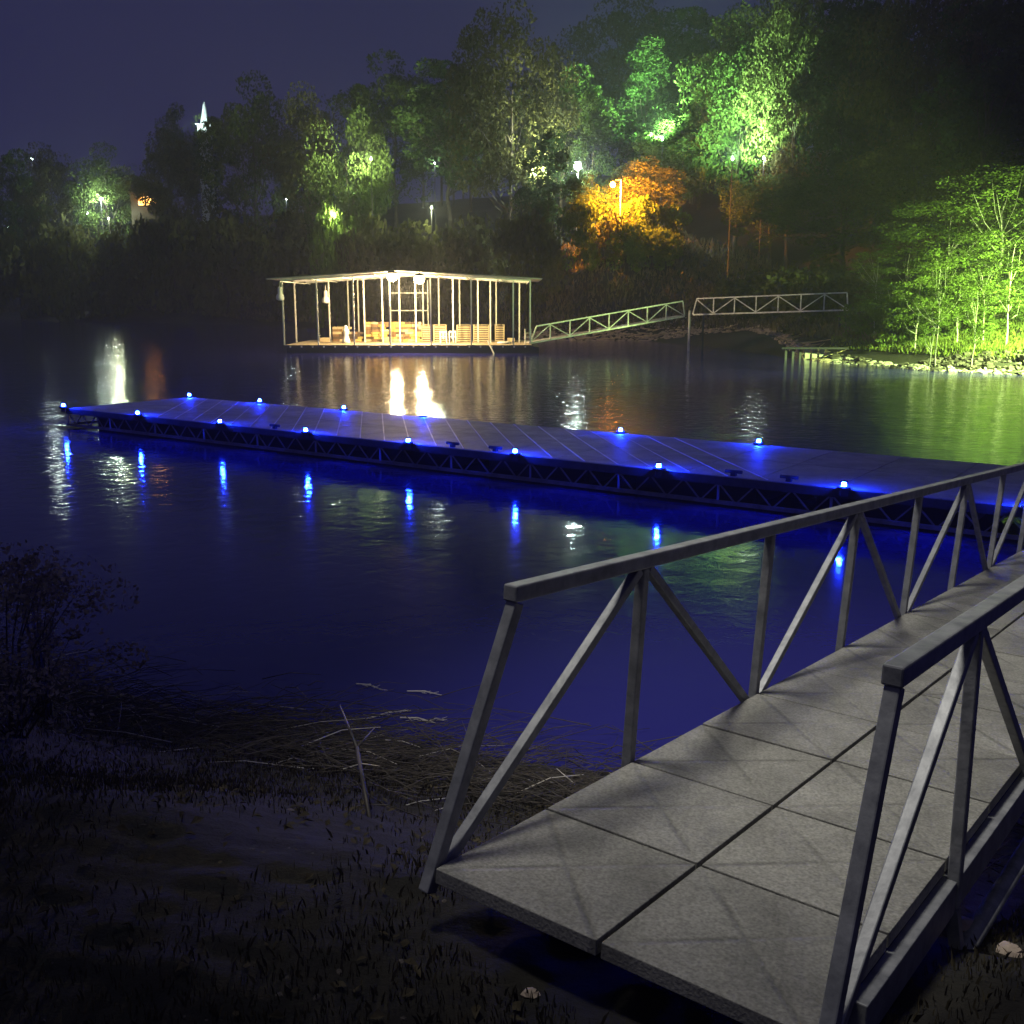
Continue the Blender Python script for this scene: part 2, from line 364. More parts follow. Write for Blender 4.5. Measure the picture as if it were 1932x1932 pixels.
# ------------------------------------------------------------------ near gangway
PHI = R(37.74); SL = 0.0717
DIR = Vector((math.sin(PHI), math.cos(PHI), -SL)); NRM = Vector((math.cos(PHI), -math.sin(PHI), 0))
A0 = Vector((-0.2447, 2.9245, EYE - 1.748)); GW = 1.22; RH = 0.876; UP = Vector((0, 0, 1)); PITCH = 1.205
GL = 12.55
def GP(t, n, h=0): return A0 + DIR * t + NRM * n + UP * h
gang = thing('gangway', tuple(A0), 'grey steel truss gangway with textured deck panels running down to the blue-lit floating dock', 'gangway')
GROT = Matrix((NRM, DIR.normalized(), NRM.cross(DIR.normalized()))).transposed()
random.seed(4)
k = 0; t = 0.0; cw = (GW - 0.016) / 2
while t < GL - 0.3:
    for side in (0, 1):
        c0 = side * (cw + 0.016) + cw / 2; dz = random.uniform(-0.002, 0.002)
        o = MB().box((0, 0, 0), (cw, 0.590, 0.05)).build('deck_panel', M['creased'], bevel=0.003)
        o.parent = gang; o.location = GP(t + 0.3, c0, -0.025 + dz) - A0; o.rotation_euler = GROT.to_euler()
    t += 0.602; k += 1
for n_ in (-0.02, GW + 0.02, GW / 2):
    MB().beam(GP(0.30, n_, -0.12), GP(GL, n_, -0.12), 0.05, 0.12).build('deck_beam', M['steel'], gang, bevel=0.004)
t = 0.3
for i in range(11):
    MB().beam(GP(0.15 + i * PITCH, 0.01, -0.085), GP(0.15 + i * PITCH, GW - 0.01, -0.085), 0.05, 0.05).build('cross_beam', M['steel'], gang)
TW = 0.042
for side, n_, nt_ in ((0, -0.032, 0.022), (1, GW + 0.034, GW + 0.024)):
    o_ = -1 if side == 0 else 1
    E0, E1 = 0.0, 10 * PITCH
    MB().beam(GP(E0 + 0.36, nt_, RH - 0.03), GP(E1 - 0.36, nt_, RH - 0.028), 0.056, 0.056).build('handrail', M['steel'], gang, bevel=0.006)
    MB().beam(GP(E0, n_, -0.09), GP(E0 + 0.39, nt_, RH - 0.062), 0.048, TW, up=NRM).build('end_post', M['steel'], gang, bevel=0.005)
    MB().beam(GP(E1, n_, -0.09), GP(E1 - 0.39, nt_, RH - 0.062), 0.048, TW, up=NRM).build('end_post', M['steel'], gang, bevel=0.005)
    for k in range(1, 10):
        MB().beam(GP(k * PITCH, n_, -0.16), GP(k * PITCH, nt_, RH - 0.058), TW, TW, up=NRM).build('post', M['steel'], gang, bevel=0.005)
    for k in range(10):
        a, b = (k, k + 1) if k % 2 == 0 else (k + 1, k)      # even node low, odd node high
        s_ = 0.035 if b > a else -0.035
        MB().beam(GP(a * PITCH + s_, n_, -0.06), GP(b * PITCH - s_, nt_, RH - 0.063), 0.038, 0.036, up=NRM).build('diagonal', M['steel'], gang, bevel=0.004)
    # lower chord and hangers under the deck
    MB().tube(GP(1.0, n_ + o_ * 0.03, -0.36), GP(GL - 0.6, n_ + o_ * 0.03, -0.36), 0.035, n=10).build('lower_chord', M['steel'], gang, smooth=True)
    for k in range(1, 10):
        MB().beam(GP(k * PITCH, n_, -0.17), GP(k * PITCH, n_ + o_ * 0.03, -0.345), 0.04, 0.04, up=NRM).build('hanger', M['steel'], gang)

# ------------------------------------------------------------------ blue-lit floating dock
AZ = R(125.3); SD = Vector((math.sin(AZ), math.cos(AZ), 0)); ND = Vector((-math.cos(AZ), math.sin(AZ), 0))
def DP(s, n, z): return SD * s + ND * n + UP * z
N0, N1, S0, S1, DZ = 14.93, 18.68, -24.55, 5.2, 0.5
fd = thing('floating_dock', tuple(DP(-10, 16.8, 0)), 'long grey floating dock with a row of blue lights along each edge', 'dock')
DROT = Matrix((SD, ND, UP)).transposed()
s = S0; npan = 24; pl = (S1 - S0) / npan
for i in range(npan):
    for j in range(2):
        wd = (N1 - N0) / 2
        MB().box(DP(s + pl * (i + 0.5), N0 + wd * (j + 0.5), DZ - 0.04), (pl - 0.012, wd - 0.012, 0.08), DROT).build('deck_panel', M['panel'], fd, bevel=0.006)
# diagonal deck creases, the lamp's grazing glint painted on as pale colour
pitch = 0.66
def clipline(c, sg):
    # line s = c + sg*(n-N0)
    a = (c, N0 + 0.04); b = (c + sg * (N1 - N0 - 0.08), N1 - 0.04)
    return a, b
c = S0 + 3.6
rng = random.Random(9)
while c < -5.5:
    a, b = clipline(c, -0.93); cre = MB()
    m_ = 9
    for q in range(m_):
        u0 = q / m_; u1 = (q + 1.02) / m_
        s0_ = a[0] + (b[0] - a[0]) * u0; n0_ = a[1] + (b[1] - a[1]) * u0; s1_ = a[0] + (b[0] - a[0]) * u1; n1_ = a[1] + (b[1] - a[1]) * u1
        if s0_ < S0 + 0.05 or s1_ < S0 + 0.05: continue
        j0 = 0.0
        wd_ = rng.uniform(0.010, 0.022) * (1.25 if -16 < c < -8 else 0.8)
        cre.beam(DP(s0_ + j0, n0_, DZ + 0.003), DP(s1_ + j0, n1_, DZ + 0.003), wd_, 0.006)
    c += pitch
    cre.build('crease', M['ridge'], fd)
# rim and lattice truss under both long edges and the free end
for n_ in (N0 - 0.03, N1 + 0.03):
    MB().beam(DP(S0 - 0.03, n_, DZ - 0.075), DP(S1, n_, DZ - 0.075), 0.05, 0.13).build('rim', M['dark_steel'], fd)
    MB().beam(DP(S0 - 0.03, n_, DZ - 0.42), DP(S1, n_, DZ - 0.42), 0.06, 0.06).build('lower_chord', M['truss'], fd)
MB().beam(DP(S0 - 0.03, N0 - 0.06, DZ - 0.075), DP(S0 - 0.03, N1 + 0.06, DZ - 0.075), 0.05, 0.13).build('rim', M['dark_steel'], fd)
MB().beam(DP(S0 - 0.03, N0 - 0.06, DZ - 0.42), DP(S0 - 0.03, N1 + 0.06, DZ - 0.42), 0.06, 0.06).build('lower_chord', M['truss'], fd)
tp = 0.60; nb = int((S1 - S0) / tp)
for i in range(nb):
    s_ = S0 + i * tp; b = MB()
    if i % 3 == 0:
        MB().beam(DP(s_, N0 - 0.03, DZ - 0.14), DP(s_, N0 - 0.03, DZ - 0.39), 0.035, 0.035).build('truss_post', M['truss'], fd)
    b.beam(DP(s_ + 0.03, N0 - 0.03, DZ - 0.14), DP(s_ + 0.27, N0 - 0.03, DZ - 0.39), 0.022, 0.022)
    b.beam(DP(s_ + 0.33, N0 - 0.03, DZ - 0.39), DP(s_ + 0.57, N0 - 0.03, DZ - 0.14), 0.022, 0.022)
    b.build('truss_brace', M['truss'], fd)
for i in range(9):
    s_ = S0 + 1.6 + i * 3.15
    MB().box(DP(s_, (N0 + N1) / 2, 0.04), (2.2, N1 - N0 - 0.9, 0.62), DROT).build('float_block', M['rubber'], fd, bevel=0.05)
# cleats
def cleat(s_, n_, label):
    o = thing('dock_cleat', tuple(DP(s_, n_, DZ)), label, 'cleat', 'black mooring cleats on the floating dock edges')
    MB().box(DP(s_, n_, DZ + 0.03), (0.09, 0.07, 0.06), DROT).build('base', M['rubber'], o, bevel=0.008)
    MB().tube(DP(s_ - 0.14, n_, DZ + 0.07), DP(s_ + 0.14, n_, DZ + 0.07), 0.028, 0.028, 8).build('horn', M['rubber'], o, smooth=True)
for u, v, lb in ((440, 843, 'black cleat on the near edge between the second and third blue lights from the left end'),):
    pass
for s_, n_, lb in ((-16.9, N0 + 0.08, 'black mooring cleat on the near dock edge, farthest left of the five'),
                   (-12.0, N0 + 0.08, 'black mooring cleat on the near dock edge left of the mid-dock blue light'),
                   (-11.0, N0 + 0.08, 'black mooring cleat on the near dock edge closest to the mid-dock blue light'),
                   (-6.35, N0 + 0.08, 'black mooring cleat on the near dock edge, left one of the pair by the gangway'),
                   (-5.45, N0 + 0.08, 'black mooring cleat on the near dock edge, closest to the brightest near blue light')):
    cleat(s_, n_, lb)
# blue lights
ordn = ['first', 'second', 'third', 'fourth', 'fifth', 'sixth', 'seventh', 'eighth', 'ninth']
def dock_light(s_, n_, label, proto=[None]):
    if proto[0] is None:
        o = thing('dock_light', (0, 0, 0), label, 'light', 'blue lights along the floating dock')
        MB().box((0, 0, -0.05), (0.10, 0.10, 0.10)).build('bracket', M['rubber'], o)
        MB().lathe((0, 0, 0), [(0.10, 0.0), (0.10, 0.03), (0.075, 0.045), (0.05, 0.05)], 16).build('base', M['rubber'], o)
        MB().lathe((0, 0, 0.05), [(0.034, 0.0), (0.034, 0.03), (0.028, 0.05), (0.015, 0.06)], 14).build('lens', M['blue_lens'], o)
        c_ = MB(); c_.lathe((0, 0, 0.112), [(0.055, 0.0), (0.05, 0.012), (0.02, 0.02)], 14)
        c_.build('cap', M['rubber'], o)
        proto[0] = o
    else:
        o = copy_tree(proto[0])
    o.location = DP(s_, n_, DZ + 0.002)
    tag(o, label, 'light', 'blue lights along the floating dock')
nears = [-24.69, -21.52, -18.5, -15.77, -12.96, -10.44, -7.58, -4.56]
for i, s_ in enumerate(nears):
    lb = 'glowing blue light on the near dock edge, %s from the left end' % ordn[i]
    if i == 7: lb = 'big glowing blue light on the near dock edge right behind the gangway handrail'
    if i == 0: lb = 'glowing blue light standing out past the far left tip of the floating dock'
    dock_light(s_ if i else S0 - 0.1, N0 - 0.09, lb)
dock_light(-2.1, N0 - 0.09, 'glowing blue light at the right edge of the photo, beyond the gangway handrail')
fars = [(-24.5, 'first'), (-21.53, 'second'), (-18.39, 'third'), (-15.78, 'fourth'), (-10.42, 'fifth'), (-7.4, 'sixth')]
for i, (s_, w_) in enumerate(fars):
    dock_light(s_, N1 - 0.05, 'glowing blue light on the far dock edge, %s from the left end' % w_)

# ------------------------------------------------------------------ covered boat dock
BY = 65.0
def zx(x): return 483 + 0.3125 * x
def bx_(x, Y): return pt(zx(x), 600, Y).x
ramp = bx_(170, BY); XR = bx_(1665, BY); XL = ramp - 0.05
bd = thing('boat_dock', (XL, BY, 0), 'covered boat dock with slim white posts and low gabled roof, lit by two floodlights', 'boat dock')
MB().box(((XL + XR) / 2, 69.2, 0.44), (XR - XL, 8.6, 0.12)).build('deck', M['planks'], bd)
MB().box(((XL + XR) / 2, 64.86, 0.42), (XR - XL + 0.1, 0.06, 0.14)).build('fascia', M['dark_steel'], bd)
MB().box(((XL + XR) / 2 + 0.3, 69.0, 0.14), (XR - XL + 0.3, 8.2, 0.46)).build('float', M['rubber'], bd)
for i in range(22):
    x = XL + 0.4 + i * (XR - XL - 0.8) / 21
    MB().box((x, 64.80, 0.40), (0.09, 0.04, 0.10)).build('bracket', M['far_steel'], bd)
ez = 4.5; xc = pt(752, 510, BY).x; xl = pt(508, 527, BY).x; xr = pt(1022, 527, BY).x; pk = 5.0
def roofz(x): return ez + (pk - ez) * (1 - (abs(x - xc) / ((xc - xl) if x < xc else (xr - xc))))
rb = MB()
y0, y1 = 64.2, 74.2
for (xa, xb) in ((xl, xc), (xc, xr)):
    k = len(rb.v)
    for z_ in (0.0, 0.05):
        for (x, y) in ((xa, y0), (xb, y0), (xb, y1), (xa, y1)): rb.v.append((x, y, roofz(x) + z_))
    rb.f += [(k, k + 3, k + 2, k + 1), (k + 4, k + 5, k + 6, k + 7), (k, k + 1, k + 5, k + 4), (k + 1, k + 2, k + 6, k + 5), (k + 2, k + 3, k + 7, k + 6), (k + 3, k, k + 4, k + 7)]
rb.build('roof', M['roof'], bd)
rt = MB()
for (xa, xb) in ((xl - 0.05, xc), (xc, xr + 0.05)):
    k = len(rt.v)
    for z_ in (0.054, 0.075):
        for (x, y) in ((xa, y0 - 0.05), (xb, y0 - 0.05), (xb, y1), (xa, y1)): rt.v.append((x, y, roofz(min(max(x, xl), xr)) + z_))
    rt.f += [(k, k + 3, k + 2, k + 1), (k + 4, k + 5, k + 6, k + 7), (k, k + 1, k + 5, k + 4), (k + 1, k + 2, k + 6, k + 5), (k + 2, k + 3, k + 7, k + 6), (k + 3, k, k + 4, k + 7)]
rt.build('roofing', M['roof_top'], bd)
for y in (65.0, 69.0, 73.0):
    for (xa, xb) in ((xl + 0.7, xc), (xc, xr - 0.7)):
        MB().beam((xa, y, roofz(xa) - 0.07), (xb, y, roofz(xb) - 0.07), 0.08, 0.13).build('rafter', M['white_metal'], bd)
for i in range(9):
    x = xl + 0.8 + i * (xr - xl - 1.6) / 8
    MB().beam((x, 64.4, roofz(x) - 0.17), (x, 73.9, roofz(x) - 0.17), 0.05, 0.07).build('purlin', M['white_metal'], bd)
posts = [(x, 65.0) for x in (165, 372, 590, 808, 1055, 1300, 1553)] + [(x, 69.0) for x in (240, 445, 655, 765, 868, 965, 1190, 1340, 1415, 1590)] + \
        [(x, 73.0) for x in (560, 620, 1010, 1105, 1230, 1450, 1648, 1680)]
for (x, y) in posts:
    X = bx_(x, y); X = min(X, XR - 0.05) if y > 66 else X
    MB().box((X, y, (0.5 + roofz(X) - 0.14) / 2 + 0.0), (0.085, 0.085, roofz(X) - 0.14 - 0.5)).build('post', M['white_metal'], bd)
MB().box((XR - 0.1, 65.0, 2.5), (0.085, 0.085, 3.9)).build('post', M['white_metal'], bd)
for zz in (3.75, 2.55):
    MB().beam((bx_(815, 73), 72.9, zz), (bx_(1040, 73), 72.9, zz), 0.05, 0.06).build('cross_rail', M['white_metal'], bd)
for px in (815, 1040):
    MB().box((bx_(px, 73), 72.9, 2.6), (0.05, 0.05, 4.0)).build('frame_post', M['white_metal'], bd)
# flood lights hang under the roof
FL = emit('flood_lens', (1.0, 0.80, 0.42), 28)
for i, (u, v, yy, lb) in enumerate(((740, 521, 63.95, 'blazing yellow floodlight at the boat dock roof edge, left of the pair'),
                                    (791, 526, 63.95, 'blazing yellow floodlight at the boat dock roof edge, right of the pair'))):
    p = pt(u, v, yy); o = thing('flood_light', tuple(p), lb, 'floodlight', 'floodlights under the boat dock roof')
    MB().lathe(p + Vector((0, 0, 0.16)), [(0.34, 0), (0.28, 0.10), (0.06, 0.16)], 14).build('hood', M['dark_steel'], o)
    MB().beam(p + Vector((0, 0.0, 0.22)), (p.x, 64.4, roofz(p.x) + 0.04), 0.05, 0.05).build('bracket', M['dark_steel'], o)
    MB().lathe(p + Vector((0, 0, -0.17)), [(0.06, -0.13), (0.24, -0.07), (0.33, 0.10), (0.33, 0.20), (0.26, 0.33)], 16).build('lens', FL, o, smooth=True)
    point_light('flood_glow', p + Vector((0, 1.2, -0.75)), 3800, (1.0, 0.74, 0.38), 0.10, o)
# things standing on the boat dock
wmats = {'wood_y': 'fresh yellow', 'wood_p': 'pale', 'wood_b': 'brown', 'wood_d': 'dark'}
protos = {}
rg = random.Random(21)
for kx, nm in enumerate(wmats):
    protos[nm] = None
def block(x, y, z, nm, wdt):
    if protos[nm] is None:
        o = MB().box((0, 0, 0.08), (0.36, 0.5, 0.155)).build('timber_block', M[nm], loc=(0, 0, 0), bevel=0.008)
        protos[nm] = o
    else:
        o = protos[nm].copy(); COL.objects.link(o)
    o.location = (x, y, z); o.scale = (wdt / 0.36, 1, 1)
    tag(o, '%s timber block in the stacks on the lit boat dock' % wmats[nm], 'timber block', '%s timber blocks stacked on the boat dock' % wmats[nm])
for (za, zb, rows, wts, yy) in ((462, 648, 6, (1, 3, 4, 3), 70.8), (656, 802, 8, (4, 3, 3, 1), 70.5), (812, 1000, 8, (4, 3, 3, 1), 70.6)):
    xa, xb = bx_(za, yy), bx_(zb, yy)
    for r in range(rows):
        x = xa; z = 0.502 + r * 0.165
        while x < xb - 0.2:
            wd_ = rg.choice((0.36, 0.46, 0.46, 0.62)); wd_ = min(wd_, xb - x)
            if rows == 6 and r > 3 and rg.random() < 0.25: x += wd_; continue
            block(x + wd_ / 2, yy + rg.uniform(-0.06, 0.06), z, rg.choices(list(wmats), wts)[0], wd_ - 0.02); x += wd_
# slatted crates
names = ['narrow slatted pale crate right beside the timber stacks', 'slatted pale crate behind the two white chairs', 'tall slatted crate right of the white chairs',
         'slatted crate left of the rightmost crate on the dock', 'rightmost slatted crate on the boat dock']
for (za, zb), lb in zip(((1000, 1062), (1072, 1150), (1212, 1300), (1312, 1408), (1442, 1500)), names):
    xa, xb = bx_(za, 70.6), bx_(zb, 70.6); o = thing('slatted_crate', ((xa + xb) / 2, 70.6, 0.5), lb, 'crate', 'slatted crates on the boat dock'); h = 1.1
    for X in (xa + 0.03, xb - 0.03):
        for yy in (70.2, 71.0): MB().box((X, yy, 0.502 + h / 2), (0.06, 0.06, h)).build('corner_post', M['wood_p'], o)
    MB().box(((xa + xb) / 2, 70.6, 0.502 + h + 0.015), (xb - xa + 0.04, 0.9, 0.03)).build('top', M['wood_p'], o)
    for r in range(7):
        MB().box(((xa + xb) / 2, 70.16, 0.58 + r * 0.15), (xb - xa, 0.02, 0.075)).build('slat', M['wood_p'], o)
    MB().box(((xa + xb) / 2, 70.75, 0.502 + h / 2 - 0.02), (xb - xa - 0.1, 0.5, h - 0.06)).build('contents', M['wood_d'], o)
# two white plastic chairs, backs to the water
for za, lb in ((1130, 'white plastic chair on the boat dock, left of the two'), (1185, 'white plastic chair on the boat dock, right of the two')):
    X = bx_(za, 67.5); Y = 67.5; o = thing('plastic_chair', (X, Y, 0.5), lb, 'chair', 'white plastic chairs on the boat dock')
    MB().box((X, Y + 0.22, 0.92), (0.46, 0.44, 0.04)).build('seat', M['plastic'], o, bevel=0.01)
    b = MB(); 
    for dx in (-0.2, 0.2): b.box((X + dx, Y, 1.02), (0.07, 0.04, 0.5))
    b.box((X, Y, 1.25), (0.47, 0.045, 0.10)); b.box((X, Y + 0.002, 0.98), (0.10, 0.03, 0.42))
    b.build('backrest', M['plastic'], o, bevel=0.008)
    for dx in (-0.2, 0.2):
        MB().box((X + dx * 1.1, Y + 0.22, 1.10), (0.05, 0.42, 0.03)).build('armrest', M['plastic'], o)
        for dy in (0.0, 0.42): MB().box((X + dx * 1.05, Y + dy, 0.71), (0.05, 0.05, 0.42)).build('leg', M['plastic'], o)
# white draped bundle
X = bx_(540, 68); o = MB().lathe((X, 68, 0.5), [(0.30, 0), (0.24, 0.2), (0.16, 0.5), (0.20, 0.75), (0.22, 0.85), (0.12, 0.95), (0.13, 1.05), (0.07, 1.15)], 12).build('covered_umbrella', M['plastic'], loc=(X, 68, 0.5), smooth=True)
tag(o, 'folded white umbrella standing in front of the brown timber on the boat dock', 'umbrella')
for i in range(4):
    pass
# low board and small box
X = bx_(1498, 67); o = MB().lathe((0, 0, 0), [(0.40, 0), (0.47, 0.05), (0.46, 0.12), (0.3, 0.14)], 18).build('float_tube', M['plastic'], smooth=True); o.location = (X, 67, 0.502)
tag(o, 'flat round white float lying at the right end of the boat dock', 'float')
X = bx_(405, 70); o = MB().box((0, 0, 0.14), (0.75, 0.5, 0.28)).build('tool_chest', M['wood_p'], bevel=0.02); o.location = (X, 70, 0.502)
tag(o, 'low pale chest at the left end of the timber stacks', 'chest')
X = bx_(1540, 70); o = MB().box((0, 0, 0.14), (0.5, 0.5, 0.26)).build('tool_chest', M['wood_p'], bevel=0.02); o.location = (X, 70, 0.502)
tag(o, 'small pale chest right of the last slatted crate', 'chest')
# fenders
for za, zy, Y, lb in ((145, 420, 65.0, 'white fender hanging from the left corner post of the boat dock'), (420, 440, 69.0, 'white fender hanging from a post further inside the boat dock')):
    p = pt(zx(za), 422.6 + 0.3125 * zy, Y - 0.15); o = thing('boat_fender', tuple(p), lb, 'fender', 'white fenders on the boat dock posts')
    MB().lathe((p.x, p.y, p.z - 0.42), [(0.10, 0), (0.24, 0.06), (0.26, 0.2), (0.22, 0.34), (0.14, 0.42), (0.13, 0.75), (0.10, 0.83)], 14).build('body', M['plastic'], o, smooth=True)
    MB().tube((p.x, p.y, p.z + 0.41), (p.x, p.y + 0.1, p.z + 0.75), 0.015).build('rope', M['plastic'], o)
a = pt(zx(1398), 422.6 + .3125 * 703, 64.7); b = pt(zx(1447), 422.6 + .3125 * 790, 64.0); b.z = -0.2
o = MB().tube(a, b, 0.045, n=8).build('mooring_pole', M['white_metal'], loc=tuple(b)); tag(o, 'white pole slanting from the boat dock edge into the water', 'pole')
X = bx_(1625, 66.5); o = thing('dock_ladder', (X, 66.2, 0.5), 'curled white ladder rail by the foot of the far gangway', 'ladder')
for dx in (0, 0.35):
    MB().path([(X + dx, 66.2, 0.5), (X + dx, 66.2, 1.3), (X + dx, 66.05, 1.45), (X + dx, 65.8, 1.35), (X + dx, 65.75, 0.4)], [0.035] * 5).build('rail', M['white_metal'], o)
for r in range(3): MB().tube((X, 66.2, 0.7 + r * 0.25), (X + 0.35, 66.2, 0.7 + r * 0.25), 0.02).build('rung', M['white_metal'], o)

# ------------------------------------------------------------------ far gangways
def truss_gangway(name, a, b, h, w_, nb_, label, endoff=0.4, m=M['far_steel'], flip=0, two=True):
    a = Vector(a); b = Vector(b); d = (b - a); L = d.length; dn = d.normalized(); side = -dn.cross(UP).normalized()
    o = thing(name, tuple(a), label, 'gangway')
    MB().beam(a + side * w_ / 2 - UP * 0.04, b + side * w_ / 2 - UP * 0.04, w_, 0.06).build('deck', M['panel'], o)
    for k_, off in enumerate((-0.05, w_ + 0.05) if two else (-0.05,)):
        q = lambda t, z: a + dn * t + side * off + UP * z
        MB().beam(q(0, -0.06), q(L, -0.06), 0.09, 0.09).build('lower_chord', m, o)
        MB().beam(q(endoff, h), q(L - endoff * 0.4, h), 0.09, 0.08).build('handrail', m, o)
        MB().beam(q(0, -0.02), q(endoff, h - 0.04), 0.07, 0.07).build('end_post', m, o)
        MB().beam(q(L, -0.02), q(L - endoff * 0.4, h - 0.04), 0.07, 0.07).build('end_post', m, o)
        p_ = L / nb_
        for i in range(1, nb_): MB().beam(q(i * p_, -0.02), q(i * p_, h - 0.04), 0.065, 0.065, up=side).build('post', m, o)
        for i in range(nb_):
            lo, hi = (i, i + 1) if (i + flip) % 2 == 0 else (i + 1, i)
            if hi in (0, nb_): hi_t = endoff if hi == 0 else L - endoff * 0.4
            else: hi_t = hi * p_
            MB().beam(q(lo * p_, -0.01), q(hi_t, h - 0.05), 0.055, 0.055, up=side).build('diagonal', m, o)
    return o
a = pt(1000, 646, 66.2); a.z = 0.62; b = pt(1291, 595, 69.0)
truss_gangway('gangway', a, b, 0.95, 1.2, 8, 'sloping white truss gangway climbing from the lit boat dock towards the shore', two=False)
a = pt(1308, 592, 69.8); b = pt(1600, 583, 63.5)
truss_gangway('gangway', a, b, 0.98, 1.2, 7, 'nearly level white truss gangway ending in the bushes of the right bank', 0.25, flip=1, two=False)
p = pt(1299, 660, 68.3); q = pt(1299, 586, 68.3)
o = MB().tube((p.x, p.y, -0.6), (p.x, p.y, q.z), 0.075, n=10).build('mooring_post', M['white_metal'], loc=(p.x, p.y, 0)); tag(o, 'white post standing in the water where the two far gangways meet', 'post')
# supports of the upper gangway
for u in (1330, 1590):
    p = pt(u, 592, 69 if u < 1400 else 64.5)
    g0 = min(hz(p.x, p.y + 0.4), p.z - 0.1)
    o = MB().box((p.x, p.y + 0.5, (g0 - 0.3 + p.z - 0.1) / 2), (0.12, 0.12, p.z - 0.1 - g0 + 0.3)).build('support_post', M['dark_steel'], loc=(p.x, p.y + 0.5, g0))
    tag(o, 'dark support post under the %s end of the level far gangway' % ('left' if u < 1400 else 'right'), 'post')
# low wrecked jetty at the right shore
a = pt(1482, 660, 58); b = pt(1560, 656, 57)
o = thing('old_jetty', (a.x, a.y, 0), 'low old jetty of one long plank on short pale piles by the rocky shore', 'jetty')
MB().beam((a.x - 0.2, a.y, 0.62), (b.x + 1.2, b.y, 0.66), 0.7, 0.09).build('plank', M['dark_steel'], o)
for i in range(6):
    t_ = i / 5; X = a.x + (b.x - a.x) * t_
    MB().box((X, a.y - 0.1, 0.2), (0.28 if i > 2 else 0.12, 0.12, 0.72)).build('pile', M['pale_rock'] if i > 2 else M['dark_steel'], o)

# ------------------------------------------------------------------ trees
def crown_arrays(seed, H, Wd, z0, ncl, nleaf, leaf, shape='round', layered=0.0):
    rs = np.random.RandomState(seed); C = []; 
    while len(C) < ncl:
        p = rs.uniform(-1, 1, 3); r = np.linalg.norm(p)
        if r > 1 or r < 0.35: continue
        zz = (p[2] + 1) / 2
        wdt = {'round': 1.0, 'cone': 1.15 - 0.95 * zz, 'spread': 0.55 + 0.6 * zz}[shape]
        C.append((p[0] * Wd / 2 * wdt, p[1] * Wd / 2 * wdt, z0 + zz * (H - z0)))
    C = np.array(C); rad = rs.uniform(0.09, 0.21, ncl) * Wd
    P = []; 
    for c, r in zip(C, rad):
        k = int(nleaf * rs.uniform(0.5, 1.4)); d = rs.normal(size=(k, 3)); d /= np.linalg.norm(d, axis=1)[:, None]
        d *= (rs.uniform(0.55, 1.05, k) ** 0.6)[:, None]
        d[:, 2] *= (0.65 - 0.4 * layered); P.append(c + d * r)
    P = np.concatenate(P); n = len(P)
    a = rs.normal(size=(n, 3)); a[:, 2] *= (1 - layered * 0.85); a /= np.linalg.norm(a, axis=1)[:, None]
    b = rs.normal(size=(n, 3)); b[:, 2] *= (1 - layered * 0.6); b -= (b * a).sum(1)[:, None] * a; b /= np.linalg.norm(b, axis=1)[:, None]
    sz = leaf * rs.uniform(0.5, 1.4, n)[:, None]
    V = np.stack([P - a * sz * 0.6, P + b * sz * 0.33, P + a * sz * 0.6, P - b * sz * 0.33], 1).reshape(-1, 3)
    Fc = np.arange(4 * n).reshape(-1, 4)
    return V, Fc, C
def trunk_mb(seed, H, r, C, nl=9, lean=0.0, top=0.8):
    rg = random.Random(seed); m = MB(); pts = []; rs_ = []
    n = 7
    for i in range(n):
        t = i / (n - 1); pts.append(Vector((lean * t * t * H + rg.uniform(-1, 1) * 0.012 * H * (t > 0), rg.uniform(-1, 1) * 0.012 * H * (t > 0), t * H * top - (0.5 if i == 0 else 0))))
        rs_.append(r * (1.25 if i == 0 else 1.0) * (1 - 0.8 * t))
    m.path(pts, rs_, 8)
    idx = list(range(len(C))); rg.shuffle(idx)
    for k in idx[:nl]:
        c = Vector(C[k]); t = max(0.25, min(0.95, (c.z * 0.62) / (H * top))); i = min(int(t * (n - 1)), n - 2); f = t * (n - 1) - i
        p0 = pts[i].lerp(pts[i + 1], f); r0 = rs_[i] * 0.5
        mid = p0.lerp(c, 0.5) + Vector((rg.uniform(-.3, .3), rg.uniform(-.3, .3), -0.06 * H * 0.3))
        m.path([p0, mid, c], [r0, r0 * 0.6, r0 * 0.2], 5)
    return m
VAR = {}
def variant(key, seed, H, Wd, z0, ncl, nleaf, leaf, shape, lmat, bark='bark', r=0.28, nl=9, layered=0.0, lean=0.0):
    V, Fc, C = crown_arrays(seed, H, Wd, z0, ncl, nleaf, leaf, shape, layered)
    root = bpy.data.objects.new('broadleaf_tree', None); COL.objects.link(root)
    t_ = trunk_mb(seed, H, r, C, nl, lean).build('trunk', M[bark], root, smooth=True)
    c_ = np_mesh('crown', V, Fc, M[lmat], root)
    VAR[key] = dict(root=root, V=V, F=Fc, H=H, W=Wd, used=False)
variant('oak', 1, 18, 12, 5, 58, 250, 0.30, 'round', 'leaf_a')
variant('oak2', 2, 18, 13, 4, 64, 230, 0.30, 'round', 'leaf_c', lean=0.05)
variant('tall', 3, 20, 9, 6, 56, 230, 0.30, 'round', 'leaf_b', r=0.25)
variant('cone', 4, 20, 9, 3, 62, 220, 0.28, 'cone', 'leaf_b', r=0.25)
variant('spread', 5, 16, 13, 5, 58, 250, 0.30, 'spread', 'leaf_a')
variant('slim', 6, 9, 5.0, 2.2, 34, 110, 0.15, 'spread', 'leaf_d', 'pale_bark', r=0.075, layered=0.8)
variant('slim2', 7, 9, 4.4, 3.0, 30, 95, 0.15, 'round', 'leaf_d', 'pale_bark', r=0.065, layered=0.7, lean=0.10)
variant('bush', 8, 3.2, 4.2, 0.2, 40, 90, 0.22, 'round', 'leaf_d', 'bark', r=0.06)
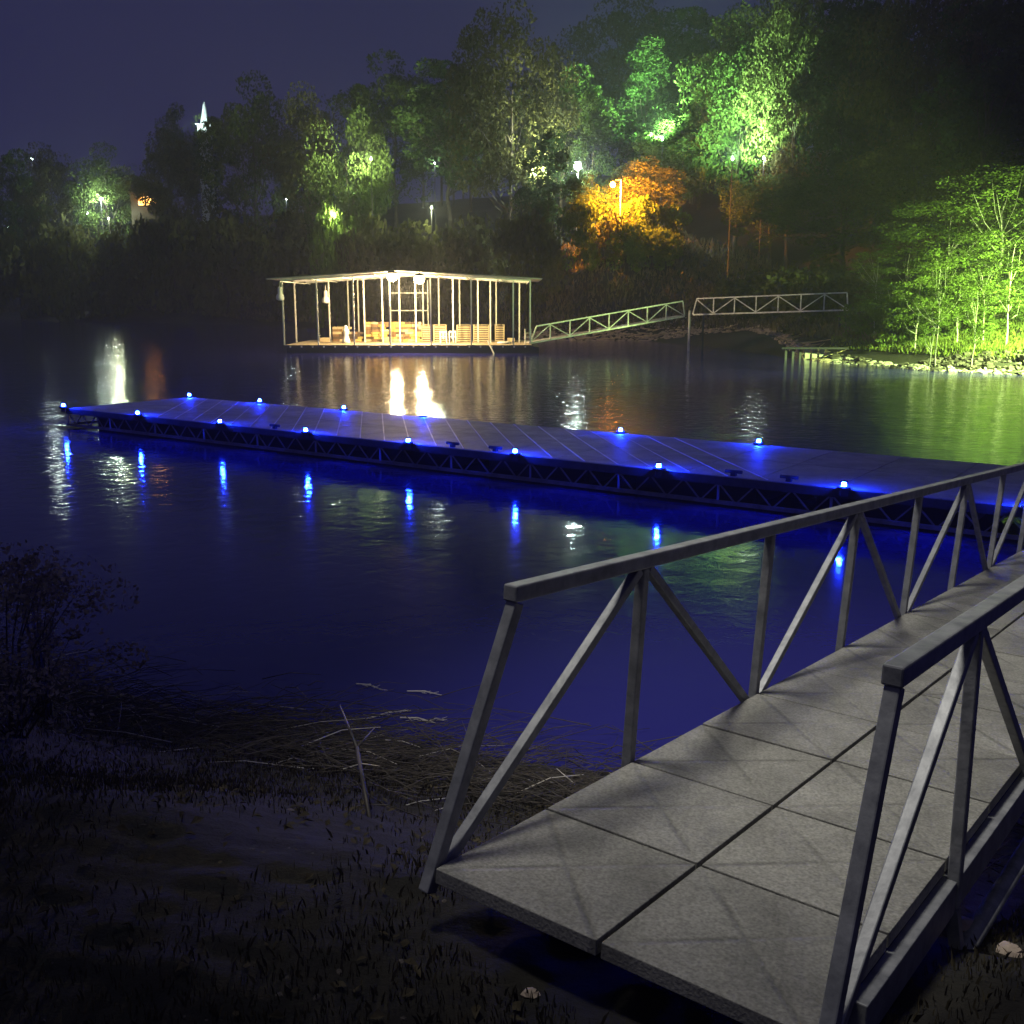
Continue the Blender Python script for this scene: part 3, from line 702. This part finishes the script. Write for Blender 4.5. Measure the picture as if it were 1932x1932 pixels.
variant('bushdark', 9, 4.0, 6.0, 0.2, 44, 110, 0.30, 'round', 'leaf_c', 'bark', r=0.08)
variant('layer', 10, 15, 13, 4, 66, 200, 0.20, 'spread', 'leaf_d', 'pale_bark', r=0.17, layered=0.9)
def tree(key, u, vtop, wpx, Y, label, group=None, name=None, rot=None, cat='tree', base=None):
    v_ = VAR[key]; top = pt(u, vtop, Y); x, y = top.x, top.y; gz = hz(x, y) if base is None else base
    H = max(top.z - gz, 1.0); wd_ = wpx / F * Y
    if v_['used']: o = copy_tree(v_['root'])
    else: o = v_['root']; v_['used'] = True
    o.name = name or ('bush' if key.startswith('bush') else 'broadleaf_tree'); o.location = (x, y, gz - 0.15)
    o.scale = (wd_ / v_['W'], wd_ / v_['W'], H / v_['H']); o.rotation_euler = (0, 0, rot if rot is not None else (u * 1.7) % 6.28)
    tag(o, label, cat, group)
    return o
G1 = 'trees on the far bank'
T = [
 ('oak', 470, 140, 170, 150, 'dark rounded tree rising beside the white spire, nearly black against the sky'),
 ('oak2', 320, 258, 130, 165, 'dark tree just left of and below the white spire'),
 ('spread', 345, 200, 110, 215, 'small faintly lit tree crown behind the white spire'),
 ('oak', 195, 278, 125, 180, 'bright green lamplit tree on the left shore'),
 ('oak2', 95, 280, 130, 185, 'brownish dim tree left of the bright green lamplit one'),
 ('tall', 12, 272, 110, 180, 'black tree cut by the left edge of the photo'),
 ('oak2', 590, 172, 150, 140, 'dim tree between the black rounded tree and the green-tinged one'),
 ('spread', 650, 215, 170, 125, 'green-tinged broad tree above the left end of the boat dock'),
 ('oak', 740, 98, 190, 140, 'tall dark domed tree behind the green-tinged one'),
 ('tall', 845, 95, 170, 128, 'tall olive tree in the middle with a leaning dark trunk'),
 ('oak2', 960, 22, 210, 108, 'very tall brownish tree with a straight dark trunk left of the white street lamp'),
 ('oak', 1060, 130, 160, 118, 'pale green lit tree above the white street lamp'),
 ('cone', 1120, 165, 90, 112, 'small pointed lit tree right above the white street lamp'),
 ('tall', 1035, 230, 110, 100, 'dark forked tree just left of the white street lamp'),
 ('tall', 1325, -5, 190, 142, 'black tree top between the ragged green tree and the tall bright dome'),
 ('oak2', 1460, -30, 220, 128, 'black tree top rising behind the tall bright dome'),
 ('oak2', 1180, -8, 200, 150, 'black tree top against the sky above the two street lamps'),
 ('cone', 1225, 75, 150, 118, 'ragged green lit tree left of the tall bright dome'),
 ('oak', 1405, 28, 195, 108, 'tall bright green domed tree with a thin pale trunk'),
 ('spread', 1290, 215, 190, 112, 'low green bushy tree between the orange lamp and the tall bright dome'),
 ('oak2', 1510, 10, 180, 100, 'dim olive tree right of the tall bright dome'),
 ('tall', 1620, -40, 200, 92, 'tall dark olive tree reaching past the top of the photo'),
 ('oak2', 1760, -60, 240, 82, 'dark tree filling the upper right sky'),
 ('tall', 1895, -80, 230, 72, 'tall dark tree at the upper right corner'),
 ('oak', 1600, 300, 260, 88, 'black tree mass above the level gangway'),
 ('oak2', 1745, 240, 240, 76, 'black tree mass between the level gangway and the lit thicket'),
 ('oak', 1460, 300, 170, 100, 'dark tree below the tall bright dome'),
 ('spread', 1128, 322, 120, 101.5, 'leafy tree lit orange at the left of the orange street lamp'),
 ('oak2', 1222, 300, 135, 101.5, 'orange lit leafy tree right beside the orange street lamp'),
]
for (k_, u, vt, wp, Y, lb) in T: tree(k_, u, vt, wp, Y, lb, G1)
G2 = 'slim lamplit trees on the right bank'
for (k_, u, vt, wp, Y, lb, rt_) in [
 ('layer', 1905, 290, 300, 58, 'broad lamplit tree with flat layered branches at the right edge', 0.3),
 ('layer', 1800, 350, 230, 60, 'smaller layered lamplit tree behind the slim white trunks', 2.0),
 ('slim', 1921, 400, 130, 51, 'slim pale trunk tree closest to the right edge', 1.0),
 ('slim2', 1872, 450, 110, 52, 'slim pale trunk tree left of the one at the right edge', 2.2),
 ('slim', 1820, 470, 120, 53, 'slim sapling over the brightest grass', 0.2),
 ('slim2', 1785, 455, 110, 50, 'thin leaning sapling at the left of the brightest grass', 4.0),
 ('slim', 1740, 490, 110, 54, 'thin tree with pale leaves left of the leaning sapling', 5.0),
 ('slim2', 1695, 515, 95, 57, 'short thin tree above the pale grassy shore', 3.3),
 ('slim2', 1655, 520, 80, 60, 'thin leaning tree nearest to the end of the level gangway', 1.2),
 ('slim', 1720, 430, 120, 62, 'taller pale-leaved tree behind the short thin one', 0.9),
 ('slim', 1660, 440, 120, 66, 'dim slim tree at the left end of the lit thicket', 2.7),
 ('slim2', 1765, 540, 70, 48, 'dark twisted sapling standing on the grass near the shore', 5.5),
 ('slim', 1850, 500, 90, 48.5, 'short young tree on the shore below the layered tree', 3.0),
 ]: tree(k_, u, vt, wp, Y, lb, G2, 'young_tree', rt_)
G3 = 'bushes along the far banks'
for (k_, u, vt, wp, Y, lb) in [
 ('bush', 1640, 560, 100, 60, 'leafy bush where the level gangway ends'),
 ('bush', 1700, 560, 100, 56, 'leafy lit bush between the gangway end and the thin trees'),
 ('bush', 1770, 545, 110, 57, 'bright bush under the thin leaning sapling'),
 ('bush', 1830, 520, 120, 58, 'large leafy bush on the lit slope behind the saplings'),
 ('bush', 1735, 525, 110, 59, 'shaded leafy bush on the slope left of the large one'),
 ('bush', 1925, 500, 120, 57, 'tall leafy bush at the right edge of the lit slope'),
 ('bush', 1880, 545, 130, 56, 'brightest yellow-green bush behind the slim trunks'),
 ('bushdark', 1560, 480, 190, 73, 'dark bluish bush behind the right half of the level gangway'),
 ('bushdark', 1430, 505, 170, 82, 'dark bush behind the left half of the level gangway'),
 ('bush', 1105, 378, 100, 98.5, 'speckled bush left below the orange street lamp'),
 ('bushdark', 1160, 398, 75, 97.5, 'reddish bush under the orange street lamp'),
 ('bush', 1203, 368, 80, 98.5, 'glowing orange bush right below the orange street lamp'),
 ('bush', 1255, 385, 85, 99, 'copper-coloured bush at the right of the glowing orange one'),
 ('bush', 1190, 415, 90, 96, 'orange bush low on the slope under the orange lamp'),
 ('bush', 1245, 425, 85, 96.5, 'dim orange bush low on the slope at the right end of the orange glow'),
 ('bushdark', 1000, 385, 120, 99, 'black bush left of the white street lamp, above the dock roof'),
 ('bushdark', 900, 405, 130, 108, 'black bush above the right floodlight'),
 ('bushdark', 770, 415, 150, 112, 'black bush right behind the floodlights'),
 ('bush', 625, 385, 90, 118, 'small bush with white-lit leaves above the dock roof'),
 ('bushdark', 700, 405, 110, 118, 'dark bush right of the white-lit leaves'),
 ('bushdark', 540, 400, 150, 140, 'dark bush above the left end of the dock roof'),
 ('bushdark', 420, 390, 170, 150, 'dark bush on the shore below the white spire'),
 ('bushdark', 120, 425, 120, 168, 'dark bush on the shore under the bright green tree'),
 ('bushdark', 200, 440, 120, 167, 'dark bush below the lit grass on the left shore'),
 ('bushdark', 262, 425, 110, 166, 'dark bush under the orange lit window'),
 ('bushdark', 60, 400, 150, 180, 'dark bush at the far left shore'),
 ('bushdark', 320, 385, 120, 160, 'dark bush right of the orange lit window'),
 ]: tree(k_, u, vt, wp, Y, lb, G3, cat='bush')
# the wood behind: one mass
rs = np.random.RandomState(77); VV = []; FF = []; nv = 0
sky = [(-400, 300), (0, 300), (150, 305), (270, 290), (330, 250), (400, 200), (540, 200), (640, 190), (700, 150), (850, 120), (950, 60), (1100, 80), (1200, 20), (1350, 10), (1500, -20), (1932, -60), (2500, -120)]
MW = MB()
for i in range(120):
    u = rs.uniform(-500, 2450); d_ = rs.uniform(1.16, 1.8)
    base_d = float(np.interp(u, [-500, 0, 500, 1000, 1400, 1700, 1932, 2500], [230, 200, 165, 125, 105, 85, 68, 55])); Y = base_d * d_
    vt = float(np.interp(u, [s_[0] for s_ in sky], [s_[1] for s_ in sky])) + rs.uniform(0, 110) + (rs.uniform(0, 90) if d_ < 1.2 else 0)
    top = pt(u, vt, Y)
    if math.hypot(top.x, top.y) > 300: continue
    gz = hz(top.x, top.y); H = max(top.z - gz, 5)
    key = rs.choice(['oak', 'oak2', 'tall', 'cone']); v_ = VAR[key]; a_ = rs.uniform(0, 6.28); wd_ = rs.uniform(8, 13) / v_['W']
    V = v_['V']; F_ = v_['F']
    keep = rs.rand(len(F_)) < 0.32; Vq = V.reshape(-1, 4, 3)[keep].reshape(-1, 3) * np.array([wd_, wd_, H / v_['H']])
    ca, sa = math.cos(a_), math.sin(a_); Vq = np.stack([Vq[:, 0] * ca - Vq[:, 1] * sa + top.x, Vq[:, 0] * sa + Vq[:, 1] * ca + top.y, Vq[:, 2] + gz], 1)
    VV.append(Vq); nv += len(Vq)
    MW.tube((top.x, top.y, gz - 0.5), (top.x, top.y, gz + H * 0.7), 0.25, 0.1, 6)
VV = np.concatenate(VV)
kk = len(MW.v)
wd = np_mesh('woods', VV, np.arange(len(VV)).reshape(-1, 4), M['leaf_b']); tag(wd, 'dark wood covering the hillside behind the separate trees', kind='stuff')
wt = MW.build('woods_trunks', M['bark'], wd)
wt['kind'] = 'stuff'

# grass on the lit right bank and undergrowth on the far slopes
def tufts(name, n, sampler, h, wdt, mtl, label, seed, zmin=0.12):
    rs = np.random.RandomState(seed); xy = sampler(rs, n); x, y = xy[:, 0], xy[:, 1]; z = height(x, y)
    ok = z > zmin; x, y, z = x[ok], y[ok], z[ok]; m = len(x)
    a = rs.uniform(0, 2 * np.pi, m); hh = h * rs.uniform(0.4, 1.3, m); lean = rs.normal(0, 0.35, (m, 2)) * hh[:, None]; w_ = wdt * rs.uniform(0.5, 1.3, m)
    dx, dy = np.cos(a) * w_, np.sin(a) * w_
    V = np.stack([np.stack([x - dx, y - dy, z - 0.03], 1), np.stack([x + dx, y + dy, z - 0.03], 1), np.stack([x + lean[:, 0] * 0.5 + dx * .6, y + lean[:, 1] * 0.5 + dy * .6, z + hh * 0.6], 1), np.stack([x + lean[:, 0], y + lean[:, 1], z + hh], 1)], 1).reshape(-1, 3)
    o = np_mesh(name, V, np.arange(4 * m).reshape(-1, 4), mtl); tag(o, label, kind='stuff'); return o
def samp_right(rs, n):
    u = rs.uniform(1560, 2350, n); Y = rs.uniform(43, 75, n) ; x = (u - 966) / F * Y
    return np.stack([x, Y], 1)
tufts('grass', 60000, samp_right, 0.22, 0.04, M['grass'], 'pale to bright green grass on the lamplit right bank', 5, 0.5)
def samp_far(rs, n):
    u = rs.uniform(-100, 1650, n); x0 = (u - 966) / F; s_ = rs.uniform(1.0, 30, n)
    Y = np.interp(u, [-100, 0, 300, 540, 800, 1000, 1240, 1400, 1500, 1650], [205, 193, 162, 138, 112, 90, 87, 78, 66, 56]) + s_
    return np.stack([x0 * Y, Y], 1)
tufts('undergrowth', 40000, samp_far, 0.55, 0.10, M['scrub'], 'dim scrub covering the slope of the far bank', 6)

# ------------------------------------------------------------------ rocks and driftwood
def rock_mesh(rs, c, r, mb):
    k = len(mb.v); n = 7; sx_, sy_, sz_ = r * rs.uniform(0.7, 1.4), r * rs.uniform(0.7, 1.2), r * rs.uniform(0.4, 0.8)
    for j in range(1, 4):
        ph = math.pi * j / 4
        for i in range(n):
            t = 2 * math.pi * i / n + j * 0.3; q = rs.uniform(0.75, 1.15)
            mb.v.append((c[0] + math.cos(t) * math.sin(ph) * sx_ * q, c[1] + math.sin(t) * math.sin(ph) * sy_ * q, c[2] + math.cos(ph) * sz_ * q))
    tp_ = len(mb.v); mb.v.append((c[0], c[1], c[2] + sz_)); bt = len(mb.v); mb.v.append((c[0], c[1], c[2] - sz_))
    for j in range(2):
        for i in range(n):
            i2_ = (i + 1) % n; mb.f.append((k + j * n + i, k + (j + 1) * n + i, k + (j + 1) * n + i2_, k + j * n + i2_))
    for i in range(n):
        i2_ = (i + 1) % n; mb.f.append((tp_, k + i, k + i2_)); mb.f.append((bt, k + 2 * n + i2_, k + 2 * n + i))
rs = np.random.RandomState(31); mb1 = MB(); mb1b = MB(); mb1c = MB()
for i in range(3800):
    u = rs.uniform(990, 2150); x0 = (u - 966) / F
    Y = float(np.interp(u, [1040, 1240, 1400, 1450, 1500, 1560, 1700, 1932, 2150], [86, 85.5, 79, 71, 60, 54.5, 48, 45, 43])) + rs.uniform(-0.9, 4.0) * (1.4 if u < 1480 else 1.0)
    x = x0 * Y; z = hz(x, Y)
    if z < -0.35: continue
    rock_mesh(rs, (x, Y, max(z, -0.05)), rs.uniform(0.05, 0.2) * (1.8 if rs.rand() < 0.1 else 1), (mb1 if u < 1560 else (mb1c if (z > 0.10 or rs.rand() < 0.5) else mb1b)))
o = mb1.build('shore_rubble', M['rock']); tag(o, 'broken brown stones along the waterline of the right bank', kind='stuff')
o = mb1c.build('dark_rubble', M['dark_rock']); tag(o, 'dark jumbled rocks below the lit grass of the right bank', kind='stuff')
o = mb1b.build('pale_rubble', M['pale_rock']); tag(o, 'pale wet stones at the very waterline of the right bank', kind='stuff')
mb2 = MB()
for i in range(70):
    u = rs.uniform(1080, 1560); x0 = (u - 966) / F; Y = float(np.interp(u, [1040, 1240, 1400, 1450, 1500, 1560], [86, 85.5, 79, 71, 60, 54.5])) + rs.uniform(-0.5, 3.5)
    x = x0 * Y; z = max(hz(x, Y), 0) + 0.1; a = rs.uniform(-0.6, 0.6); L = rs.uniform(0.5, 2.0)
    mb2.tube((x, Y, z), (x + math.cos(a) * L, Y + math.sin(a) * L, z + rs.uniform(-0.1, 0.45)), rs.uniform(0.03, 0.07), 0.02, 5)
o = mb2.build('driftwood', M['wood_p']); tag(o, 'tangle of driftwood sticks on the shore below the far gangways', kind='stuff')
# near bank: sticks and reeds at the water line, pebbles, leaf litter
mb3 = MB(); mbr = MB()
for i in range(2200):
    x = rs.normal(-1.0, 2.5); y = float(ipol(x, NEAR)) + rs.normal(-0.55, 0.5); 
    if x > 5 : continue
    z = max(hz(x, y), 0.0) + 0.01; a = rs.normal(0.0, 0.45) + (math.pi if rs.rand() < 0.5 else 0); L = rs.uniform(0.12, 0.75) * (1.5 if rs.rand() < 0.1 else 1)
    p0 = Vector((x, y, z + rs.uniform(0, 0.04))); p1 = p0 + Vector((math.cos(a) * L, math.sin(a) * L, rs.uniform(-0.01, 0.12))); pm = p0.lerp(p1, 0.5) + Vector((0, rs.uniform(-.05, .05), rs.uniform(0, 0.05)))
    r0 = rs.uniform(0.0015, 0.0045)
    (mb3 if rs.rand() < 0.965 else mbr).path([p0, pm, p1], [r0, r0 * 0.8, r0 * 0.4], 5)
o = mb3.build('dead_reeds', M['twig']); tag(o, 'tangle of dead reeds and twigs at the water line left of the gangway', kind='stuff')
o = mbr.build('pale_reeds', M['wet_stick']); tag(o, 'scattered pale wet reeds among the dead twigs at the water line', kind='stuff')
sticks = [((672, 1290), (722, 1302), 'short pale stick floating alone on the water, upper left of the floating sticks'),
          ((768, 1304), (835, 1312), 'bundle-like pale floating stick right of the lone one'),
          ((690, 1357), (775, 1340), 'long thin pale stick floating just off the reeds'),
          ((755, 1354), (822, 1364), 'pale stick crossing below the long thin one'),
          ((805, 1363), (838, 1357), 'short bright stick at the right end of the floating ones')]
for (a, b, lb) in sticks:
    pa, pb = ptz(*a, 0.012), ptz(*b, 0.012); m_ = MB(); m_.path([pa, pa.lerp(pb, 0.5) + Vector((0, 0.02, 0.01)), pb], [0.006, 0.007, 0.003], 6)
    for q in range(4):
        c = pa.lerp(pb, rs.uniform(0.2, 0.9)); m_.tube(c, c + Vector((rs.uniform(-.09, .09), rs.uniform(-.07, .07), 0.012)), 0.003, 0.002, 5)
    o = m_.build('floating_stick', M['wet_stick'], loc=tuple(pa)); tag(o, lb, 'stick', 'pale sticks floating off the near bank')
# broken branch stuck in the near bank
p = ptz(703, 1545, 0.75); q1 = ptz(660, 1430, 0.40); o = thing('broken_branch', tuple(p), 'forked dead branch leaning out of the near bank left of the gangway', 'branch')
gz = hz(p.x, p.y); MB().path([(p.x, p.y, gz - 0.1), p.lerp(q1, 0.4) + Vector((-.02, 0, 0.25)), q1 + Vector((-.05, 0, 0.35))], [0.013, 0.010, 0.004], 7).build('stem', M['twig'], o, smooth=True)
MB().path([p.lerp(q1, 0.4) + Vector((-.02, 0, 0.25)), q1 + Vector((0.18, -0.1, 0.25))], [0.007, 0.003], 6).build('fork', M['twig'], o, smooth=True)
mbp = MB(); mbl = MB()
for i in range(3600):
    x = rs.uniform(-5.5, 4.5); y = rs.uniform(0.6, float(ipol(x, NEAR)) - 0.2); z = hz(x, y)
    if -0.3 < x < 1.7 and (Vector((x, y, 0)) - Vector((A0.x, A0.y, 0))).dot(NRM) > 0 and (Vector((x, y, 0)) - Vector((A0.x, A0.y, 0))).dot(DIR) > -0.1: continue
    if rs.rand() < 0.30: rock_mesh(rs, (x, y, z - 0.004), rs.uniform(0.004, 0.016) * (1.9 if rs.rand() < 0.04 else 1), mbp)
    else:
        a = rs.uniform(0, 6.28); L = rs.uniform(0.012, 0.03); c_, s_ = math.cos(a) * L, math.sin(a) * L; k = len(mbl.v)
        mbl.v += [(x - c_, y - s_, z + 0.012), (x + s_ * .5, y - c_ * .5, z + rs.uniform(0.01, 0.03)), (x + c_, y + s_, z + 0.02), (x - s_ * .5, y + c_ * .5, z + rs.uniform(0.01, 0.035))]
        mbl.f.append((k, k + 1, k + 2, k + 3))
o = mbp.build('gravel', M['dark_rock']); tag(o, 'scattered pebbles on the dark near bank', kind='stuff')
o = mbl.build('leaf_litter', M['litter']); tag(o, 'fallen leaves on the dark near bank', kind='stuff')
for i, (u, v, r, lb) in enumerate(((1815, 1768, 0.075, 'fist-sized pale rock on the dark bank just right of the gangway'),
                                (1905, 1800, 0.05, 'small rock at the right edge, lower right of the fist-sized pale rock'),
                                (1000, 1880, 0.03, 'small stone in front of the gangway deck corner'),
                                (1046, 1700 + 0, 0.03, '') )):
    if not lb: continue
    p = ptz(u, v, 1.0)
    for _ in range(4): p = ptz(u, v, hz(p.x, p.y))
    m_ = MB(); rock_mesh(np.random.RandomState(i), (p.x, p.y, p.z + r * 0.3), r, m_); o = m_.build('rock', M['rock'], loc=tuple(p), smooth=False); tag(o, lb, 'rock')
# shrub at the left of the near bank
def shrub(u, v, zt, H, Wd, seed, label, n=52, leaf=0.030, mtl='leaf_s'):
    p = ptz(u, v, zt); gz = hz(p.x, p.y)
    o = thing('shrub', (p.x, p.y, gz), label, 'shrub')
    V, Fc, C = crown_arrays(seed, H, Wd, 0.08, n, 110, leaf, 'round')
    np_mesh('foliage', V, Fc, M[mtl], o)
    m_ = MB(); rg2 = random.Random(seed)
    for c in C[:22]:
        c = Vector(c); m_.path([(rg2.uniform(-.05, .05), rg2.uniform(-.05, .05), -0.05), (c.x * 0.4, c.y * 0.4, c.z * 0.6), tuple(c)], [0.008, 0.006, 0.002], 5)
    off = wl(o); m_.v = [(x + off.x, y + off.y, z + off.z) for x, y, z in m_.v]; m_.build('stem', M['twig'], o)
def samp_near(rs, n):
    x = rs.uniform(-7, 6, n); y = rs.uniform(0.3, 1, n) * (ipol(x, NEAR) - 0.3)
    q = (x - A0.x) * NRM.x + (y - A0.y) * NRM.y; t_ = ((x - A0.x) * DIR.x + (y - A0.y) * DIR.y)
    ok = ~((q > -0.05) & (q < GW + 0.05) & (t_ > -0.05)); ok &= vnoise(x * 2.3, y * 2.3, 44) + rs.uniform(-0.55, 0.55, n) > -0.1
    return np.stack([x[ok], y[ok]], 1)
tufts('ground_cover', 130000, samp_near, 0.035, 0.0035, M['litter'], 'low dark weeds and dead grass on the near bank', 15)
shrub(25, 1400, 0.55, 1.15, 1.5, 51, 'grey-leaved shrub at the left edge of the near bank')
shrub(80, 1340, 0.35, 1.25, 0.6, 52, 'tall thin sprig rising beside the grey-leaved shrub', n=16)


# ------------------------------------------------------------------ lamps, houses and spire on the hill
def street_lamp(u, v, Y, col, watts, label, r=0.22, arm=0.0, bulb=40, cat='street lamp', spot=None, pm='far_steel'):
    p = pt(u, v, Y); gz = hz(p.x + arm, p.y); o = thing('street_lamp', (p.x + arm, p.y, gz), label, cat)
    MB().tube((p.x + arm, p.y, gz - 0.4), (p.x + arm, p.y, p.z + (0.45 if arm else -0.3)), (0.09 if pm == 'far_steel' else 0.05), 0.05, 8).build('pole', M[pm], o)
    if arm: MB().beam((p.x + arm, p.y, p.z + 0.40), (p.x, p.y, p.z + 0.35), 0.06, 0.06).build('arm', M['far_steel'], o)
    MB().lathe((p.x, p.y, p.z - r), [(0.05, 0), (r * 0.8, r * 0.4), (r, r), (r * 0.8, r * 1.6), (0.05, 2 * r)], 14).build('globe', emit('lamp_globe', col, bulb), o, smooth=True)
    MB().lathe((p.x, p.y, p.z + r), [(r * 1.0, 0), (r * 0.9, 0.06), (0.06, 0.14)], 14).build('hood', M['dark_steel'], o)
    point_light('lamp_glow', p + Vector((0, -r - 0.25, -r)), watts, col, 0.15, o, spot=spot).data.specular_factor = 0.35 if cat == 'lamp' else 1.0
    return o
# lamps of the campsite on the hill
WH = (0.82, 1.0, 0.92); GR = (0.50, 1.0, 0.42); YG = (0.9, 1.0, 0.55); OR = (1.0, 0.33, 0.025)
street_lamp(1090, 314, 104, WH, 6000, 'white globe street lamp on the hillside above the far end of the boat dock', 0.36, bulb=300)
street_lamp(1156, 348, 97, OR, 50000, 'orange street lamp lighting the leaves beside it', 0.26, arm=0.75, bulb=90, spot=(pt(1190, 415, 100.5), 155))
def yard_lamp(u, v, Y, col, watts, label, r=0.14, bulb=60, spot=None):
    r *= 0.62
    street_lamp(u, v, Y, col, watts, label, r, 0.0, bulb, 'lamp', spot, 'dark_steel')
yard_lamp(1382, 300, 97, GR, 90000, 'low green-white lamp at the foot of the tall bright green tree', 0.12, spot=(pt(1412, 150, 106), 95))
yard_lamp(1441, 298, 98, WH, 700, 'small white lamp right of the foot of the tall bright tree')
yard_lamp(1250, 262, 110, GR, 80000, 'hidden greenish lamp in the leaves left of the tall bright tree', spot=(pt(1215, 130, 116), 100))
yard_lamp(1010, 330, 106, YG, 34000, 'small yellow-white lamp behind the straight dark trunk', spot=(pt(1060, 200, 116), 120))
yard_lamp(814, 392, 116, YG, 3000, 'low yellow-green lamp behind the leaning dark trunk')
yard_lamp(630, 405, 118, YG, 3500, 'small lamp among the white-lit leaves above the dock roof')
yard_lamp(700, 300, 117, YG, 26000, 'pale lamp half hidden high among the green-tinged leaves', spot=(pt(655, 250, 124), 110))
yard_lamp(679, 350, 130, WH, 900, 'thin white lamp between the trees over the left part of the dock roof', 0.16)
yard_lamp(540, 376, 148, WH, 250, 'tiny lone white lamp in the dark trees left of the dock', 0.12)
yard_lamp(190, 375, 176, (0.8, 1.0, 0.78), 7500, 'strong greenish lamp inside the bright tree on the left shore', 0.35, 30)
yard_lamp(205, 412, 175, YG, 1500, 'yellowish lamp over the lit grass on the left shore', 0.2, 25)
yard_lamp(165, 402, 180, WH, 600, 'small white lamp left of the lit grass on the left shore', 0.2)
yard_lamp(60, 300, 205, WH, 900, 'white lamp high in the trees at the far left', 0.3)
yard_lamp(15, 428, 190, WH, 500, 'low white lamp at the far left edge of the photo', 0.25)
yard_lamp(820, 308, 124, WH, 300, 'tiny white lamp right of the leaning dark trunk', 0.12)
# house with orange window
p = pt(272, 392, 178); gz = hz(p.x, p.y)
o = thing('house', (p.x, p.y, gz), 'small dark house with an orange lit window on the left shore', 'house')
MB().box((p.x, p.y + 2, (gz + p.z + 2.6) / 2), (4.4, 4, p.z + 2.6 - gz)).build('wall', M['house_wall'], o)
h_ = MB(); zt = p.z + 2.6; k = 0
h_.v = [(p.x - 2.5, p.y - 0.4, zt), (p.x + 2.5, p.y - 0.4, zt), (p.x + 2.5, p.y + 4.4, zt), (p.x - 2.5, p.y + 4.4, zt), (p.x - 2.5, p.y + 2, zt + 1.7), (p.x + 2.5, p.y + 2, zt + 1.7)]
h_.f = [(0, 1, 5, 4), (2, 3, 4, 5), (0, 4, 3), (1, 2, 5), (3, 2, 1, 0)]; h_.build('roof', M['house_roof'], o)
for dx, w1 in ((-0.35, 1.0), (0.85, 0.7)):
    f_ = MB().box((p.x + dx, p.y - 0.03, p.z + 1.1), (w1 + 0.16, 0.06, 1.5)).build('window', M['stone'], o)
    MB().box((p.x + dx, p.y - 0.075, p.z + 1.1), (w1, 0.02, 1.3)).build('pane', M['orange_glass'], f_)
MB().box((p.x + 1.75, p.y - 0.03, p.z + 1.0), (0.5, 0.06, 0.9)).build('window', M['orange_glass'], o)
point_light('porch_glow', (p.x, p.y - 1.0, p.z + 1.6), 250, OR, 0.2, o)
# church spire
p = pt(388, 243, 215); tpz = pt(388, 192, 215).z; gz = hz(p.x, p.y)
o = thing('church', (p.x, p.y, gz), 'pale white church spire floodlit above the dark treetops on the left', 'church')
MB().box((p.x, p.y, (gz - 1 + p.z + 0.6) / 2), (2.6, 2.6, p.z + 0.6 - gz + 1)).build('tower', M['stone'], o)
m_ = MB(); m_.lathe((p.x, p.y, p.z + 0.6), [(1.15, 0), (0.75, 1.4), (0.35, 3.6), (0.05, tpz - p.z - 0.6)], 8); m_.build('spire', M['stone'], o)
MB().box((p.x, p.y, p.z + 0.66), (3.0, 3.0, 0.18)).build('cornice', M['stone'], o)
point_light('spire_glow', (p.x - 3, p.y - 6, p.z - 1.0), 9000, (0.75, 1.0, 0.95), 0.3, o, spot=((p.x, p.y, p.z + 3), 60))

# ------------------------------------------------------------------ haze
HZ = 0.0011
hm = bpy.data.materials.new('haze'); hm.use_nodes = True; n = hm.node_tree; n.nodes.clear()
out = n.nodes.new('ShaderNodeOutputMaterial'); pv = n.nodes.new('ShaderNodeVolumePrincipled')
pv.inputs['Density'].default_value = HZ; pv.inputs['Color'].default_value = (0.86, 0.87, 0.9, 1); pv.inputs['Anisotropy'].default_value = 0.35
n.links.new(pv.outputs[0], out.inputs['Volume'])
o = MB().box((0, 0, 55), (680, 680, 117)).build('haze', hm); tag(o, 'thin night mist over the lake', kind='stuff')
